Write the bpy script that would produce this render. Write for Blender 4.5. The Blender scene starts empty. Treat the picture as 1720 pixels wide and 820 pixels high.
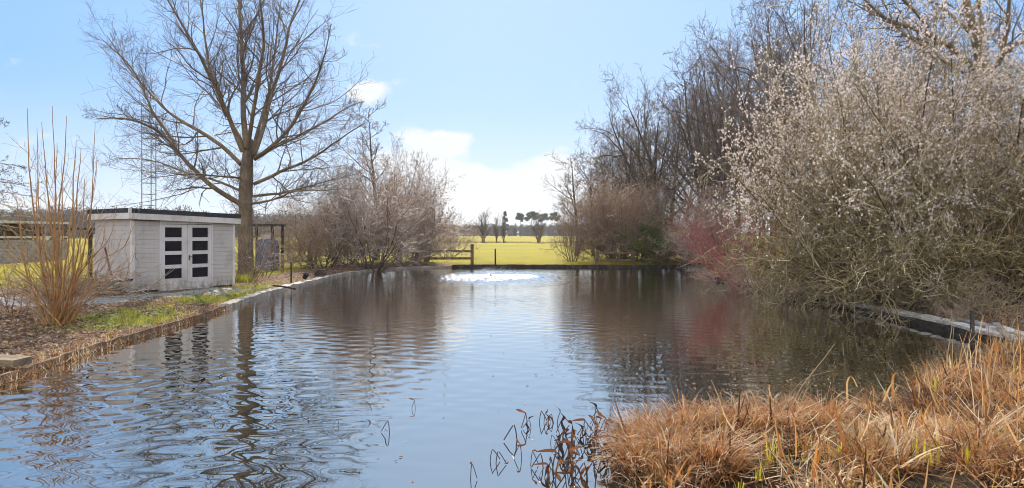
import bpy, bmesh, math, random
import numpy as np
from mathutils import Vector, Matrix

C = bpy.context.scene.collection
SC = bpy.context.scene
R = math.radians

# ------------------------------------------------------------------ camera, sky, sun, exposure
F, HZ, CX, CAMZ = 1141.0, 393.0, 860.0, 1.85
cam = bpy.data.objects.new('camera', bpy.data.cameras.new('camera'))
C.objects.link(cam)
cam.location = (0, 0, CAMZ)
cam.rotation_euler = (R(90), 0, 0)
cam.data.sensor_width = 36
cam.data.lens = 36 * F / 1720
cam.data.shift_y = -(410 - HZ) / 1720
cam.data.clip_start = 0.05
cam.data.clip_end = 5000
SC.camera = cam

SUN_EL, SUN_AZ = 36.0, -3.0          # azimuth from +Y towards +X
W = bpy.data.worlds.new('World'); SC.world = W
W.use_nodes = True
wn, wl = W.node_tree.nodes, W.node_tree.links
wn.clear()
def wnode(t, **k):
    n = wn.new(t)
    for a, b in k.items(): setattr(n, a, b)
    return n
def wmath(op, a, b=None, c=None, clamp=False):
    n = wnode('ShaderNodeMath', operation=op); n.use_clamp = clamp
    for i, s in enumerate((a, b, c)):
        if s is None: continue
        if isinstance(s, (int, float)): n.inputs[i].default_value = s
        else: wl.new(s, n.inputs[i])
    return n.outputs[0]
def wrange(v, a, b, lo=0.0, hi=1.0, smooth=True):
    n = wnode('ShaderNodeMapRange')
    if smooth: n.interpolation_type = 'SMOOTHSTEP'
    wl.new(v, n.inputs[0])
    for i, x in enumerate((a, b, lo, hi)): n.inputs[i + 1].default_value = x
    return n.outputs[0]
sky = wnode('ShaderNodeTexSky', sky_type='NISHITA')
sky.sun_disc = False
sky.sun_elevation = R(SUN_EL)
sky.sun_rotation = R(SUN_AZ)
sky.altitude = 0; sky.air_density = 1.0; sky.dust_density = 0.6; sky.ozone_density = 2.2
tc = wnode('ShaderNodeTexCoord')
sep = wnode('ShaderNodeSeparateXYZ'); wl.new(tc.outputs['Generated'], sep.inputs[0])
az = wmath('ARCTAN2', sep.outputs[0], sep.outputs[1])
el = wmath('ARCSINE', sep.outputs[2])
comb = wnode('ShaderNodeCombineXYZ'); wl.new(az, comb.inputs[0]); wl.new(wmath('MULTIPLY', el, 1.6), comb.inputs[1])
def wnoise(scale, detail, rough, off=0.0):
    m = wnode('ShaderNodeVectorMath', operation='ADD'); wl.new(comb.outputs[0], m.inputs[0]); m.inputs[1].default_value = (off, off, off)
    n = wnode('ShaderNodeTexNoise'); n.inputs['Scale'].default_value = scale
    n.inputs['Detail'].default_value = detail; n.inputs['Roughness'].default_value = rough
    wl.new(m.outputs[0], n.inputs['Vector']); return n.outputs[0]
n1 = wnoise(9, 10, 0.6, 3.7)
n2 = wnoise(3.0, 4, 0.5, 11.2)
def blob(a0, e0, sa, se, p=1.0):     # soft bump of a cloud bank centred on azimuth a0 and elevation e0 (degrees)
    da = wmath('DIVIDE', wmath('SUBTRACT', az, R(a0)), R(sa))
    de = wmath('DIVIDE', wmath('SUBTRACT', el, R(e0)), R(se))
    s = wmath('ADD', wmath('MULTIPLY', da, da), wmath('MULTIPLY', de, de))
    return wmath('MULTIPLY', wmath('EXPONENT', wmath('MULTIPLY', s, -1.0)), p)
cl = blob(0, 0.8, 13, 4.2, 1.0)
for args in ((-7, 4.5, 4.5, 2.2, .7), (-6.0, 7.8, 3.2, 1.1, .85), (-12.3, 11.5, 1.6, .9, .95), (2.5, 5.2, 2.8, 1.4, .66), (-8.6, 8.9, 1.6, 1.5, .36),
             (-30, 1.2, 20, 1.6, .5), (26, 2, 16, 3, .5)):
    cl = wmath('ADD', cl, blob(*args))
cl = wmath('ADD', cl, wmath('MULTIPLY', wmath('SUBTRACT', n1, 0.5), 2.3))
cover = wrange(cl, 0.3, 0.68)
cover = wmath('MULTIPLY', cover, 0.92)
# the sky: the model's own colour blended with a clear spring blue, paler low down and towards the sun; white cloud lit by the sun
def wmix(f, a, b):
    m = wnode('ShaderNodeMix', data_type='RGBA')
    for i, v in ((0, f), (6, a), (7, b)):
        if isinstance(v, tuple): m.inputs[i].default_value = (*v, 1)
        elif isinstance(v, (int, float)): m.inputs[i].default_value = v
        else: wl.new(v, m.inputs[i])
    return m.outputs[2]
K = 0.735
away = wrange(wmath('ABSOLUTE', wmath('SUBTRACT', az, R(2))), R(4), R(48))
blue = wmix(away, (3.75 * K, 5.5 * K, 8.3 * K), (2.35 * K, 4.5 * K, 8.2 * K))
blue = wmix(wrange(el, R(22), R(75)), blue, (1.3 * K, 2.9 * K, 5.6 * K))
blue = wmix(wrange(el, R(-1), R(13), 0.8, 0.0), blue, (6.6 * K, 7.2 * K, 7.9 * K))
mixs = wmix(0.9, sky.outputs[0], blue)
back_fill = wmath('MULTIPLY', wrange(sep.outputs[1], 0.1, -0.5), wrange(n2, .3, .52))      # unseen bright broken cloud behind us and overhead, added as fill light
c0 = wmix(wmath('MULTIPLY', back_fill, 0.95), mixs, (11.5, 11.4, 11.3))
class _o: pass
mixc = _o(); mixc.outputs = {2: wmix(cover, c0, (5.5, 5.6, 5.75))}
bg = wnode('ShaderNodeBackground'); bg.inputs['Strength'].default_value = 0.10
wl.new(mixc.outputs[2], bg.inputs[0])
wo = wnode('ShaderNodeOutputWorld'); wl.new(bg.outputs[0], wo.inputs['Surface'])

sd = bpy.data.lights.new('sun', 'SUN'); sd.energy = 4.6; sd.angle = R(0.55); sd.color = (1, 0.93, 0.82)
sun = bpy.data.objects.new('sun', sd); C.objects.link(sun)
sv = Vector((math.sin(R(SUN_AZ)) * math.cos(R(SUN_EL)), math.cos(R(SUN_AZ)) * math.cos(R(SUN_EL)), math.sin(R(SUN_EL))))
sun.rotation_euler = sv.to_track_quat('Z', 'Y').to_euler()
sun.location = (0, 60, 60)

SC.view_settings.view_transform = 'Standard'
SC.view_settings.look = 'None'
SC.view_settings.exposure = 0.85
SC.view_settings.gamma = 1
SC.view_settings.use_curve_mapping = False
SC.render.engine = 'CYCLES'
cy = SC.cycles
cy.use_denoising = True; cy.filter_width = 1.0
cy.use_adaptive_sampling = True; cy.adaptive_threshold = 0.015
cy.max_bounces = 6; cy.diffuse_bounces = 3; cy.glossy_bounces = 3; cy.transmission_bounces = 4; cy.transparent_max_bounces = 6
cy.sample_clamp_indirect = 6; cy.sample_clamp_direct = 40
cy.caustics_reflective = False; cy.caustics_refractive = False
cy.volume_bounces = 0

# ------------------------------------------------------------------ helpers
def px(u, v, Y):
    """the point at depth Y seen at photo pixel (u, v)"""
    return np.array(((u - CX) / F * Y, Y, CAMZ - (v - HZ) / F * Y))
def gp(u, v, z=0.22):
    Y = F * (CAMZ - z) / (v - HZ)
    return ((u - CX) / F * Y, Y)
def tag(o, label=None, cat=None, group=None, kind=None):
    for k, v in (('label', label), ('category', cat), ('group', group), ('kind', kind)):
        if v: o[k] = v
    return o
def empty(name, loc=(0, 0, 0), rz=0.0, label=None, cat=None, group=None):
    o = bpy.data.objects.new(name, None); C.objects.link(o)
    o.empty_display_size = 0.3
    o.location = loc; o.rotation_euler = (0, 0, rz)
    return tag(o, label, cat, group)
def copy_tree(o, parent=None):
    c = o.copy(); C.objects.link(c)
    if parent is not None: c.parent = parent
    for ch in list(o.children): copy_tree(ch, c)
    return c
def unit(v):
    return v / np.maximum(np.linalg.norm(v, axis=-1, keepdims=True), 1e-9)

class Geo:
    """collects tubes, blades and boxes and links them as ONE mesh object"""
    def __init__(s): s.v = []; s.q = []; s.t = []; s.tint = []; s.n = 0; s.round = False
    def raw(s, V, Q=None, T=None, tint=None):
        V = np.asarray(V, float).reshape(-1, 3)
        s.v.append(V)
        if Q is not None and len(Q): s.q.append(np.asarray(Q, int).reshape(-1, 4) + s.n)
        if T is not None and len(T): s.t.append(np.asarray(T, int).reshape(-1, 3) + s.n)
        s.tint.append(np.broadcast_to(np.asarray(0.5 if tint is None else tint, float), (len(V),)).copy())
        s.n += len(V); return s
    def tubes(s, P, Rr, S=4, tint=None, cap=False):
        P = np.asarray(P, float); Rr = np.asarray(Rr, float); s.round = True
        if P.ndim == 2: P = P[None]; Rr = Rr[None]
        N, K, _ = P.shape
        if N == 0: return s
        T = np.empty_like(P); T[:, 1:-1] = P[:, 2:] - P[:, :-2]; T[:, 0] = P[:, 1] - P[:, 0]; T[:, -1] = P[:, -1] - P[:, -2]
        T = unit(T)
        mean = unit(P[:, -1] - P[:, 0])
        ref = np.where(np.abs(mean[:, 2:3]) > 0.8, np.array([[1., 0.1, 0]]), np.array([[0, 0.1, 1.]]))[:, None, :]
        B = unit(np.cross(T, np.broadcast_to(ref, T.shape))); Nn = np.cross(B, T)
        a = np.arange(S) / S * 2 * math.pi
        V = P[:, :, None] + Rr[:, :, None, None] * (np.cos(a)[None, None, :, None] * B[:, :, None] + np.sin(a)[None, None, :, None] * Nn[:, :, None])
        idx = np.arange(N * K * S).reshape(N, K, S)
        q = np.stack((idx[:, :-1], np.roll(idx[:, :-1], -1, 2), np.roll(idx[:, 1:], -1, 2), idx[:, 1:]), -1)
        tn = None if tint is None else np.repeat(np.broadcast_to(np.asarray(tint, float), (N,)), K * S)
        T3 = None
        if cap:
            T3 = []
            for n in range(N):
                for ring, fl in ((idx[n, 0], 1), (idx[n, -1], 0)):
                    for k in range(1, S - 1):
                        T3.append((ring[0], ring[k + 1], ring[k]) if fl else (ring[0], ring[k], ring[k + 1]))
        return s.raw(V.reshape(-1, 3), q.reshape(-1, 4), T3, tn)
    def box(s, c, d, M=None, tint=None):
        V = np.array([(x, y, z) for x in (-.5, .5) for y in (-.5, .5) for z in (-.5, .5)]) * np.array(d)
        if M is not None: V = V @ np.array(M.to_3x3()).T
        return s.raw(V + np.array(c), [(0, 1, 3, 2), (4, 6, 7, 5), (0, 4, 5, 1), (2, 3, 7, 6), (0, 2, 6, 4), (1, 5, 7, 3)], None, tint)
    def blades(s, P, Wd, side, tint=None):
        """P N,K,3 spine; Wd N,K half widths; side N,3"""
        N, K, _ = P.shape
        V = np.stack((P - Wd[..., None] * side[:, None], P + Wd[..., None] * side[:, None]), 2)
        idx = np.arange(N * K * 2).reshape(N, K, 2)
        q = np.stack((idx[:, :-1, 0], idx[:, :-1, 1], idx[:, 1:, 1], idx[:, 1:, 0]), -1)
        tn = None if tint is None else np.repeat(tint, K * 2)
        return s.raw(V.reshape(-1, 3), q.reshape(-1, 4), None, tn)
    def cards(s, c, a, b, tint=None):
        """N small leaf faces: centre c, half axes a and b, folded a little along their middle"""
        n = np.cross(a, b); n = unit(n) * np.linalg.norm(b, axis=-1, keepdims=True) * 0.45
        V = np.stack((c - a, c - b + n, c + a, c + b + n), 1)
        i = np.arange(len(c))[:, None] * 4
        T = np.concatenate((i + np.array([[0, 1, 2]]), i + np.array([[0, 2, 3]])), 0)
        tn = None if tint is None else np.repeat(tint, 4)
        return s.raw(V.reshape(-1, 3), None, T, tn)
    def build(s, name, mat, parent=None, smooth=False):
        V = np.concatenate(s.v); me = bpy.data.meshes.new(name)
        Q = np.concatenate(s.q) if s.q else np.zeros((0, 4), int); T = np.concatenate(s.t) if s.t else np.zeros((0, 3), int)
        me.vertices.add(len(V)); me.vertices.foreach_set('co', V.astype('f').ravel())
        nl = len(Q) * 4 + len(T) * 3
        me.loops.add(nl); me.loops.foreach_set('vertex_index', np.concatenate((Q.ravel(), T.ravel())).astype('i'))
        me.polygons.add(len(Q) + len(T))
        me.polygons.foreach_set('loop_start', np.concatenate((np.arange(len(Q)) * 4, len(Q) * 4 + np.arange(len(T)) * 3)).astype('i'))
        a = me.attributes.new('tint', 'FLOAT', 'POINT'); a.data.foreach_set('value', np.concatenate(s.tint).astype('f'))
        me.update(calc_edges=True)
        me.polygons.foreach_set('use_smooth', np.full(len(me.polygons), bool(smooth or s.round)))
        me.materials.append(mat)
        o = bpy.data.objects.new(name, me); C.objects.link(o)
        if parent is not None: o.parent = parent
        return o

def box_obj(name, mat, c, d, parent=None, M=None, bev=0.0):
    g = Geo(); g.box(c, d, M); o = g.build(name, mat, parent)
    if bev:
        m = o.modifiers.new('bevel', 'BEVEL'); m.width = bev; m.segments = 1
    return o

# ------------------------------------------------------------------ materials
class N:
    def __init__(s, name):
        s.m = bpy.data.materials.new(name); s.m.use_nodes = True
        s.t = s.m.node_tree; s.n = s.t.nodes; s.l = s.t.links; s.n.clear()
        s.out = s.n.new('ShaderNodeOutputMaterial')
    def new(s, t, **k):
        n = s.n.new(t)
        for a, b in k.items(): setattr(n, a, b)
        return n
    def set(s, sock, v):
        if hasattr(v, 'is_linked') or hasattr(v, 'links'): s.l.new(v, sock)
        else: sock.default_value = v
    def noise(s, vec, scale, detail=4, rough=.55, dist=0.0, out=0):
        n = s.new('ShaderNodeTexNoise'); s.set(n.inputs['Scale'], scale); n.inputs['Detail'].default_value = detail
        n.inputs['Roughness'].default_value = rough; n.inputs['Distortion'].default_value = dist
        if vec is not None: s.l.new(vec, n.inputs['Vector'])
        return n.outputs[out]
    def pos(s):
        return s.new('ShaderNodeNewGeometry').outputs['Position']
    def obj(s):
        return s.new('ShaderNodeTexCoord').outputs['Object']
    def map(s, vec, scale=(1, 1, 1), rot=(0, 0, 0), loc=(0, 0, 0)):
        n = s.new('ShaderNodeMapping'); s.l.new(vec, n.inputs[0])
        n.inputs[1].default_value = loc; n.inputs[2].default_value = rot; n.inputs[3].default_value = scale
        return n.outputs[0]
    def ramp(s, f, stops):
        n = s.new('ShaderNodeValToRGB'); e = n.color_ramp.elements
        while len(e) < len(stops): e.new(0.5)
        for i, (p, c) in enumerate(stops):
            e[i].position = p; e[i].color = (*c, 1)
        s.l.new(f, n.inputs[0]); return n.outputs[0]
    def math(s, op, a, b=None, clamp=False):
        n = s.new('ShaderNodeMath', operation=op); n.use_clamp = clamp
        s.set(n.inputs[0], a)
        if b is not None: s.set(n.inputs[1], b)
        return n.outputs[0]
    def rng(s, v, a, b, lo=0., hi=1., smooth=True):
        n = s.new('ShaderNodeMapRange')
        if smooth: n.interpolation_type = 'SMOOTHSTEP'
        s.l.new(v, n.inputs[0])
        for i, x in enumerate((a, b, lo, hi)): n.inputs[i + 1].default_value = x
        return n.outputs[0]
    def mix(s, f, a, b, blend='MIX'):
        n = s.new('ShaderNodeMix', data_type='RGBA', blend_type=blend)
        s.set(n.inputs[0], f)
        for k, v in ((6, a), (7, b)):
            s.set(n.inputs[k], (*v, 1) if isinstance(v, tuple) and len(v) == 3 else v)
        return n.outputs[2]
    def attr(s, name, out='Fac'):
        n = s.new('ShaderNodeAttribute'); n.attribute_name = name; return n.outputs[out]
    def bump(s, h, dist, strength=1.0, nrm=None):
        n = s.new('ShaderNodeBump'); s.set(n.inputs['Strength'], strength); n.inputs['Distance'].default_value = dist
        s.l.new(h, n.inputs['Height'])
        if nrm is not None: s.l.new(nrm, n.inputs['Normal'])
        return n.outputs[0]
    def done(s, col, rough=.85, nrm=None, trans=0.0, tcol=None, spec=0.25, metal=0.0):
        b = s.new('ShaderNodeBsdfPrincipled'); s.set(b.inputs['Base Color'], (*col, 1) if isinstance(col, tuple) else col)
        s.set(b.inputs['Roughness'], rough); b.inputs['Specular IOR Level'].default_value = spec; b.inputs['Metallic'].default_value = metal
        if nrm is not None: s.l.new(nrm, b.inputs['Normal'])
        o = b.outputs[0]
        if trans:
            t = s.new('ShaderNodeBsdfTranslucent'); s.set(t.inputs[0], col if tcol is None and not isinstance(col, tuple) else (*(tcol or col), 1))
            x = s.new('ShaderNodeMixShader'); x.inputs[0].default_value = trans
            s.l.new(o, x.inputs[1]); s.l.new(t.outputs[0], x.inputs[2]); o = x.outputs[0]
        s.l.new(o, s.out.inputs['Surface']); return s.m

def bark(name, c1, c2, c3=None, scale=3.0, rough=.8, bump=0.01, spec=.3):
    n = N(name); p = n.obj()
    f = n.noise(p, scale, 6, .6)
    f2 = n.noise(n.map(p, (1, 1, .25)), scale * 9, 4, .6)
    col = n.ramp(f, [(.32, c1), (.62, c2)] + ([(.78, c3)] if c3 else []))
    col = n.mix(n.rng(f2, .35, .7), col, n.mix(0.65, col, c1), 'MIX')
    return n.done(col, rough, n.bump(f2, bump, .8), spec=spec)
def twig(name, c1, c2, c3=None, rough=.6, spec=.4):
    n = N(name); f = n.attr('tint')
    col = n.ramp(f, [(0, c1), (.6, c2), (1, c3 or c2)])
    return n.done(col, rough, spec=spec)
def leafy(name, cols, trans=.45, rough=.6):
    n = N(name); f = n.attr('tint')
    col = n.ramp(f, [(i / (len(cols) - 1), c) for i, c in enumerate(cols)])
    return n.done(col, rough, trans=trans)

M = {}
M['oak_bark'] = bark('oak_bark', (.10, .073, .048), (.26, .195, .12), (.22, .2, .075), 1.6)
M['grey_bark'] = bark('grey_bark', (.10, .068, .046), (.23, .165, .115), (.17, .16, .08), 1.8)
M['olive_bark'] = bark('mossy_bark', (.05, .036, .022), (.17, .13, .07), (.2, .19, .06), 2.2)
M['oak_twig'] = twig('oak_twig', (.085, .064, .052), (.15, .112, .09), (.19, .15, .12))
M['grey_twig'] = twig('grey_twig', (.15, .10, .068), (.29, .2, .14), (.38, .28, .2))
M['brown_twig'] = twig('brown_twig', (.19, .125, .085), (.35, .245, .17), (.48, .36, .27))
M['tree_twig'] = twig('tree_twig', (.075, .054, .04), (.145, .1, .072), (.22, .155, .11))
M['tree_bark'] = bark('tree_bark', (.05, .036, .026), (.13, .095, .066), (.12, .105, .05), 1.8)
M['pink_twig'] = twig('pink_twig', (.23, .165, .135), (.42, .32, .265), (.6, .49, .43))
M['olive_twig'] = twig('olive_twig', (.09, .068, .034), (.36, .275, .13), (.72, .6, .42))
M['olive_dull'] = twig('olive_dull', (.10, .075, .034), (.34, .255, .11), (.6, .47, .25))
M['red_twig'] = twig('red_twig', (.23, .048, .05), (.4, .105, .095), (.5, .25, .21))
M['hazel_stem'] = bark('hazel_stem', (.24, .115, .038), (.48, .255, .08), (.54, .37, .16), 3)
M['hazel_twig'] = twig('hazel_twig', (.22, .12, .06), (.4, .24, .12), (.46, .33, .2))
M['dead_twig'] = twig('dead_twig', (.18, .125, .085), (.38, .28, .19), (.6, .48, .36))

# ------------------------------------------------------------------ ground, water, path
POND = np.array([(-6.2, 3.0), (-6.3, 8.4), (-6.6, 10.7), (-6.8, 14.9), (-7.3, 18.8), (-7.55, 23.5), (-7.5, 29.3), (-6.8, 33.4), (-5.2, 36.0), (-3.2, 37.0),
                 (9.2, 37.0), (8.7, 33.0), (8.0, 26), (7.8, 19.7), (8.5, 16.6), (8.6, 13.6), (8.15, 10.9), (6.8, 9.7), (5.2, 8.3), (3.9, 7.15), (2.5, 6.45), (1.5, 6.2),
                 (1.05, 5.8), (1.0, 5.2), (1.05, 4.2), (.6, 3.0)])
def pond_sd(x, y):
    """signed distance to the pond's edge, positive on land"""
    x = np.asarray(x, float); y = np.asarray(y, float)
    d = np.full(x.shape, 1e9); inside = np.zeros(x.shape, bool)
    n = len(POND)
    for i in range(n):
        a, b = POND[i], POND[(i + 1) % n]
        e = b - a; wx, wy = x - a[0], y - a[1]
        t = np.clip((wx * e[0] + wy * e[1]) / (e @ e), 0, 1)
        d = np.minimum(d, np.hypot(wx - t * e[0], wy - t * e[1]))
        c = (a[1] > y) != (b[1] > y)
        with np.errstate(divide='ignore', invalid='ignore'):
            xi = (b[0] - a[0]) * (y - a[1]) / (b[1] - a[1]) + a[0]
        inside ^= c & (x < xi)
    return np.where(inside, -d, d)
def sst(a, b, x):
    t = np.clip((x - a) / (b - a), 0, 1); return t * t * (3 - 2 * t)
def lump(x, y, s=1.0):
    return (np.sin(x * 1.7 * s + 1.3 * np.sin(y * 1.1 * s)) * np.sin(y * 1.9 * s + 1.7 * np.sin(x * .9 * s)) + .5 * np.sin(x * 4.3 * s + y * 2.1 * s) * np.sin(y * 5.1 * s - x * 1.3 * s))
def ground_z(x, y):
    x = np.asarray(x, float); y = np.asarray(y, float)
    d = pond_sd(x, y)
    marsh = sst(0.2, 1.6, x) * (1 - sst(9.6, 11.6, y))                       # the reedy near shore shelves gently
    steep = np.where(d > 0, .07 * sst(.03, .09, d) + .17 * sst(.08, 1.5, d), -.5 * sst(0, .5, -d) - .03)
    gentle = np.where(d > 0, .03 + .3 * sst(0, 3.2, d), .03 - .5 * sst(0, .9, -d))
    z = steep * (1 - marsh) + gentle * marsh
    land = sst(0.1, 1.2, d)
    near = 1 - sst(34, 60, np.hypot(x, y))
    z = z + land * near * .03 * lump(x, y)
    z = z + land * sst(45, 120, y) * .12 * lump(x * .05, y * .05)
    z = z - .28 * np.exp(-((y - 124 - .02 * x) / 2.2) ** 2)                    # the field ditch
    return z
def lines(a, b, step, far):
    m = np.arange(a, b + 1e-6, step); lo, hi = [], []
    s, v = step, a
    while v > -far: s *= 1.28; v -= s; lo.append(v)
    s, v = step, b
    while v < far: s *= 1.28 if v < 90 or v > 140 else 1.0; v += min(s, 12 if v < 90 else 400); hi.append(v)
    return np.array(lo[::-1] + list(m) + hi)
gx = lines(-16, 18, .2, 800); gy = lines(2, 42, .2, 800)
X, Y = np.meshgrid(gx, gy)
Z = ground_z(X, Y)
ng = Geo()
idx = np.arange(X.size).reshape(X.shape)
ng.raw(np.stack((X, Y, Z), -1).reshape(-1, 3), np.stack((idx[:-1, :-1], idx[:-1, 1:], idx[1:, 1:], idx[1:, :-1]), -1).reshape(-1, 4))
# what covers the ground where: red = meadow grass, green = lush bank grass, blue = damp reed litter
d = pond_sd(X, Y)
meadow = np.maximum(sst(37.3, 38.2, Y) * sst(-12, -9, X) * (1 - sst(26, 32, X)), sst(41, 46, Y))
meadow = np.maximum(meadow, sst(19.6, 21.5, Y) * (1 - sst(-14.2, -12.4, X)))
meadow = np.maximum(meadow, sst(25.5, 28, Y) * (1 - sst(-9.8, -8.9, X)))
gg = np.exp(-(((X + 7.7) / .75) ** 2 + ((Y - 13.6) / 1.7) ** 2) ** 2) + np.exp(-(((X + 8.0 + (Y - 20) * .02) / .55) ** 2 + ((Y - 19.5) / 3.6) ** 2) ** 2)
wet = sst(.0, 1.5, X) * (1 - sst(9.5, 11.5, Y))
ground_m = N('ground'); n = ground_m; p = n.pos()
sepm = n.new('ShaderNodeSeparateColor'); n.l.new(n.attr('cover', 'Color'), sepm.inputs[0])
na = n.noise(p, .8, 6, .6); nb = n.noise(p, 9, 6, .65); nc = n.noise(p, 60, 4, .6); nd = n.noise(p, .06, 4, .55)
mulch = n.ramp(nb, [(.25, (.09, .055, .035)), (.5, (.25, .155, .095)), (.62, (.38, .25, .165)), (.75, (.52, .39, .28))])
mulch = n.mix(n.rng(nc, .35, .7), mulch, n.mix(.7, mulch, (.07, .05, .035)))
fine = n.noise(n.map(p, (1, .35, 1)), 3.0, 7, .65)
med = n.ramp(nd, [(.3, (.25, .2, .006)), (.5, (.31, .25, .007)), (.68, (.36, .28, .02))])
med = n.mix(n.rng(fine, .3, .72), n.mix(.45, med, (.17, .17, .02)), med)
med = n.mix(n.rng(n.noise(n.map(p, (1, .35, 1)), .5, 6, .7), .5, .68, 0, .55), med, (.2, .155, .03))
lush = n.ramp(nb, [(.3, (.10, .13, .02)), (.55, (.2, .25, .035)), (.75, (.34, .33, .1))])
damp = n.ramp(nb, [(.3, (.018, .012, .008)), (.55, (.06, .036, .02)), (.75, (.14, .085, .045))])
def edge(m, k=.55): return n.rng(n.math('ADD', m, n.math('MULTIPLY', n.math('SUBTRACT', na, .5), k)), .38, .62)
col = n.mix(edge(sepm.outputs[2]), mulch, damp)
col = n.mix(edge(sepm.outputs[1], .9), col, lush)
col = n.mix(edge(sepm.outputs[0], .25), col, med)
hb = n.math('ADD', nb, n.math('MULTIPLY', nc, .35))
GM = n.done(col, .95, n.bump(hb, .05, .9), spec=.1)
ground = ng.build('ground', GM, smooth=True); tag(ground, 'flat bank and meadow around the pond', None, None, 'structure')
ca = ground.data.attributes.new('cover', 'FLOAT_COLOR', 'POINT')
ca.data.foreach_set('color', np.stack((meadow, np.clip(gg, 0, 1), wet, np.ones_like(wet)), -1).astype('f').ravel())

# water
FX, FY = -0.9, 29.2                      # where the fountain bubbles
n = N('pond_water'); p = n.pos()
def train(kx, ky, warp, ws):                                           # one train of ripples, its crests bent by slow noise
    sp = n.new('ShaderNodeVectorMath', operation='DOT_PRODUCT'); n.l.new(p, sp.inputs[0]); sp.inputs[1].default_value = (kx, ky, 0)
    w = n.math('MULTIPLY', n.noise(n.map(p, (ws, ws, 1), loc=(kx, ky, 0)), 1.0, 1, .4), warp)
    return n.math('SINE', n.math('ADD', sp.outputs['Value'], w))
wg = n.math('ADD', n.math('ADD', train(7, 13, 16, .45), train(-10, 11, 18, .5)), n.math('MULTIPLY', train(3, 24, 22, .6), .45))
wm = n.noise(n.map(p, (1.5, 4.2, 1), (0, 0, -.1)), 1.0, 2, .45, .4)
wf = n.noise(n.map(p, (4, 15, 1), (0, 0, .05)), 1.0, 2, .5, .3)
patch = n.noise(n.map(p, (.16, .1, 1)), 1.0, 3, .5)
spy = n.new('ShaderNodeSeparateXYZ'); n.l.new(p, spy.inputs[0])
far = n.rng(spy.outputs[1], 8, 22)
calm = n.math('MAXIMUM', n.rng(spy.outputs[0], -2.2, .2, 1.0, .3), n.rng(spy.outputs[1], 8, 16, 0, 1))
pr = n.math('MULTIPLY', n.rng(patch, .36, .62, .45, 1.0), calm)
b1 = n.bump(wg, .0023, n.math('MULTIPLY', n.rng(spy.outputs[1], 6, 19, 1.0, .12), pr))
b2 = n.bump(wm, .01, n.math('MULTIPLY', pr, n.rng(far, 0, 1, .12, 1.0)), b1)
b3 = n.bump(wf, .005, n.math('MULTIPLY', pr, n.rng(far, 0, 1, .02, 1.0)), b2)
dv = n.new('ShaderNodeVectorMath', operation='DISTANCE'); n.l.new(p, dv.inputs[0]); dv.inputs[1].default_value = (FX, FY, 0)
dist = dv.outputs['Value']
ring = n.math('SINE', n.math('MULTIPLY', n.math('ADD', dist, n.math('MULTIPLY', wm, .25)), 15))
b4 = n.bump(ring, .006, n.rng(dist, .4, 7.5, 1, 0), b3)
b5 = b4
fr = n.new('ShaderNodeFresnel'); fr.inputs[0].default_value = 1.33; n.l.new(b5, fr.inputs[1])
gl = n.new('ShaderNodeBsdfGlossy'); gl.inputs[0].default_value = (.9, .88, .83, 1); n.set(gl.inputs['Roughness'], n.rng(dist, .5, 3.4, .12, .008)); n.l.new(b5, gl.inputs['Normal'])
df = n.new('ShaderNodeBsdfDiffuse'); df.inputs[0].default_value = (.022, .021, .014, 1)
mx = n.new('ShaderNodeMixShader'); n.l.new(n.rng(fr.outputs[0], .03, .5, .5, .96, False), mx.inputs[0])
n.l.new(df.outputs[0], mx.inputs[1]); n.l.new(gl.outputs[0], mx.inputs[2]); foam_sparkle = n.math('MULTIPLY', n.rng(dist, .3, 2.1, .85, 0), n.rng(n.noise(n.map(p, (6, 4, 1)), 1.0, 5, .7), .4, .56))   # aerated water, its white also painted in for the sun's sparkle
fd = n.new('ShaderNodeBsdfDiffuse'); fd.inputs[0].default_value = (.82, .84, .85, 1); fm = n.new('ShaderNodeMixShader'); n.l.new(foam_sparkle, fm.inputs[0]); n.l.new(mx.outputs[0], fm.inputs[1]); n.l.new(fd.outputs[0], fm.inputs[2])
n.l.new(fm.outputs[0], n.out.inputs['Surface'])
WM = n.m
g = Geo(); wx = np.r_[np.linspace(-9, FX - 4, 16)[:-1], np.linspace(FX - 4, FX + 4, 260), np.linspace(FX + 4, 11, 16)[1:]]; wy = np.r_[np.linspace(2.2, FY - 5.5, 40)[:-1], np.linspace(FY - 5.5, FY + 5.5, 230), np.linspace(FY + 5.5, 38, 10)[1:]]; Xw, Yw = np.meshgrid(wx, wy)
rw = np.random.default_rng(4); Zw = 0 * Xw; rd = np.hypot(Xw - FX, (Yw - FY) * .75)
for _ in range(16):                                                      # choppy water thrown up round the fountain
    lam = rw.uniform(.11, .34); aw = rw.random() * 6.28; Zw += .0066 * lam / .18 * np.sin((Xw * math.cos(aw) + Yw * math.sin(aw)) * 6.283 / lam + rw.random() * 6.28)
Zw *= np.exp(-(rd / 1.7) ** 2) + .22 * np.exp(-(rd / 3.0) ** 4); idx = np.arange(Xw.size).reshape(Xw.shape)
g.raw(np.stack((Xw, Yw, Zw), -1).reshape(-1, 3), np.stack((idx[:-1, :-1], idx[:-1, 1:], idx[1:, 1:], idx[1:, :-1]), -1).reshape(-1, 4))
tag(g.build('water', WM, smooth=True), 'dark rippled pond water', None, None, 'structure')

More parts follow.
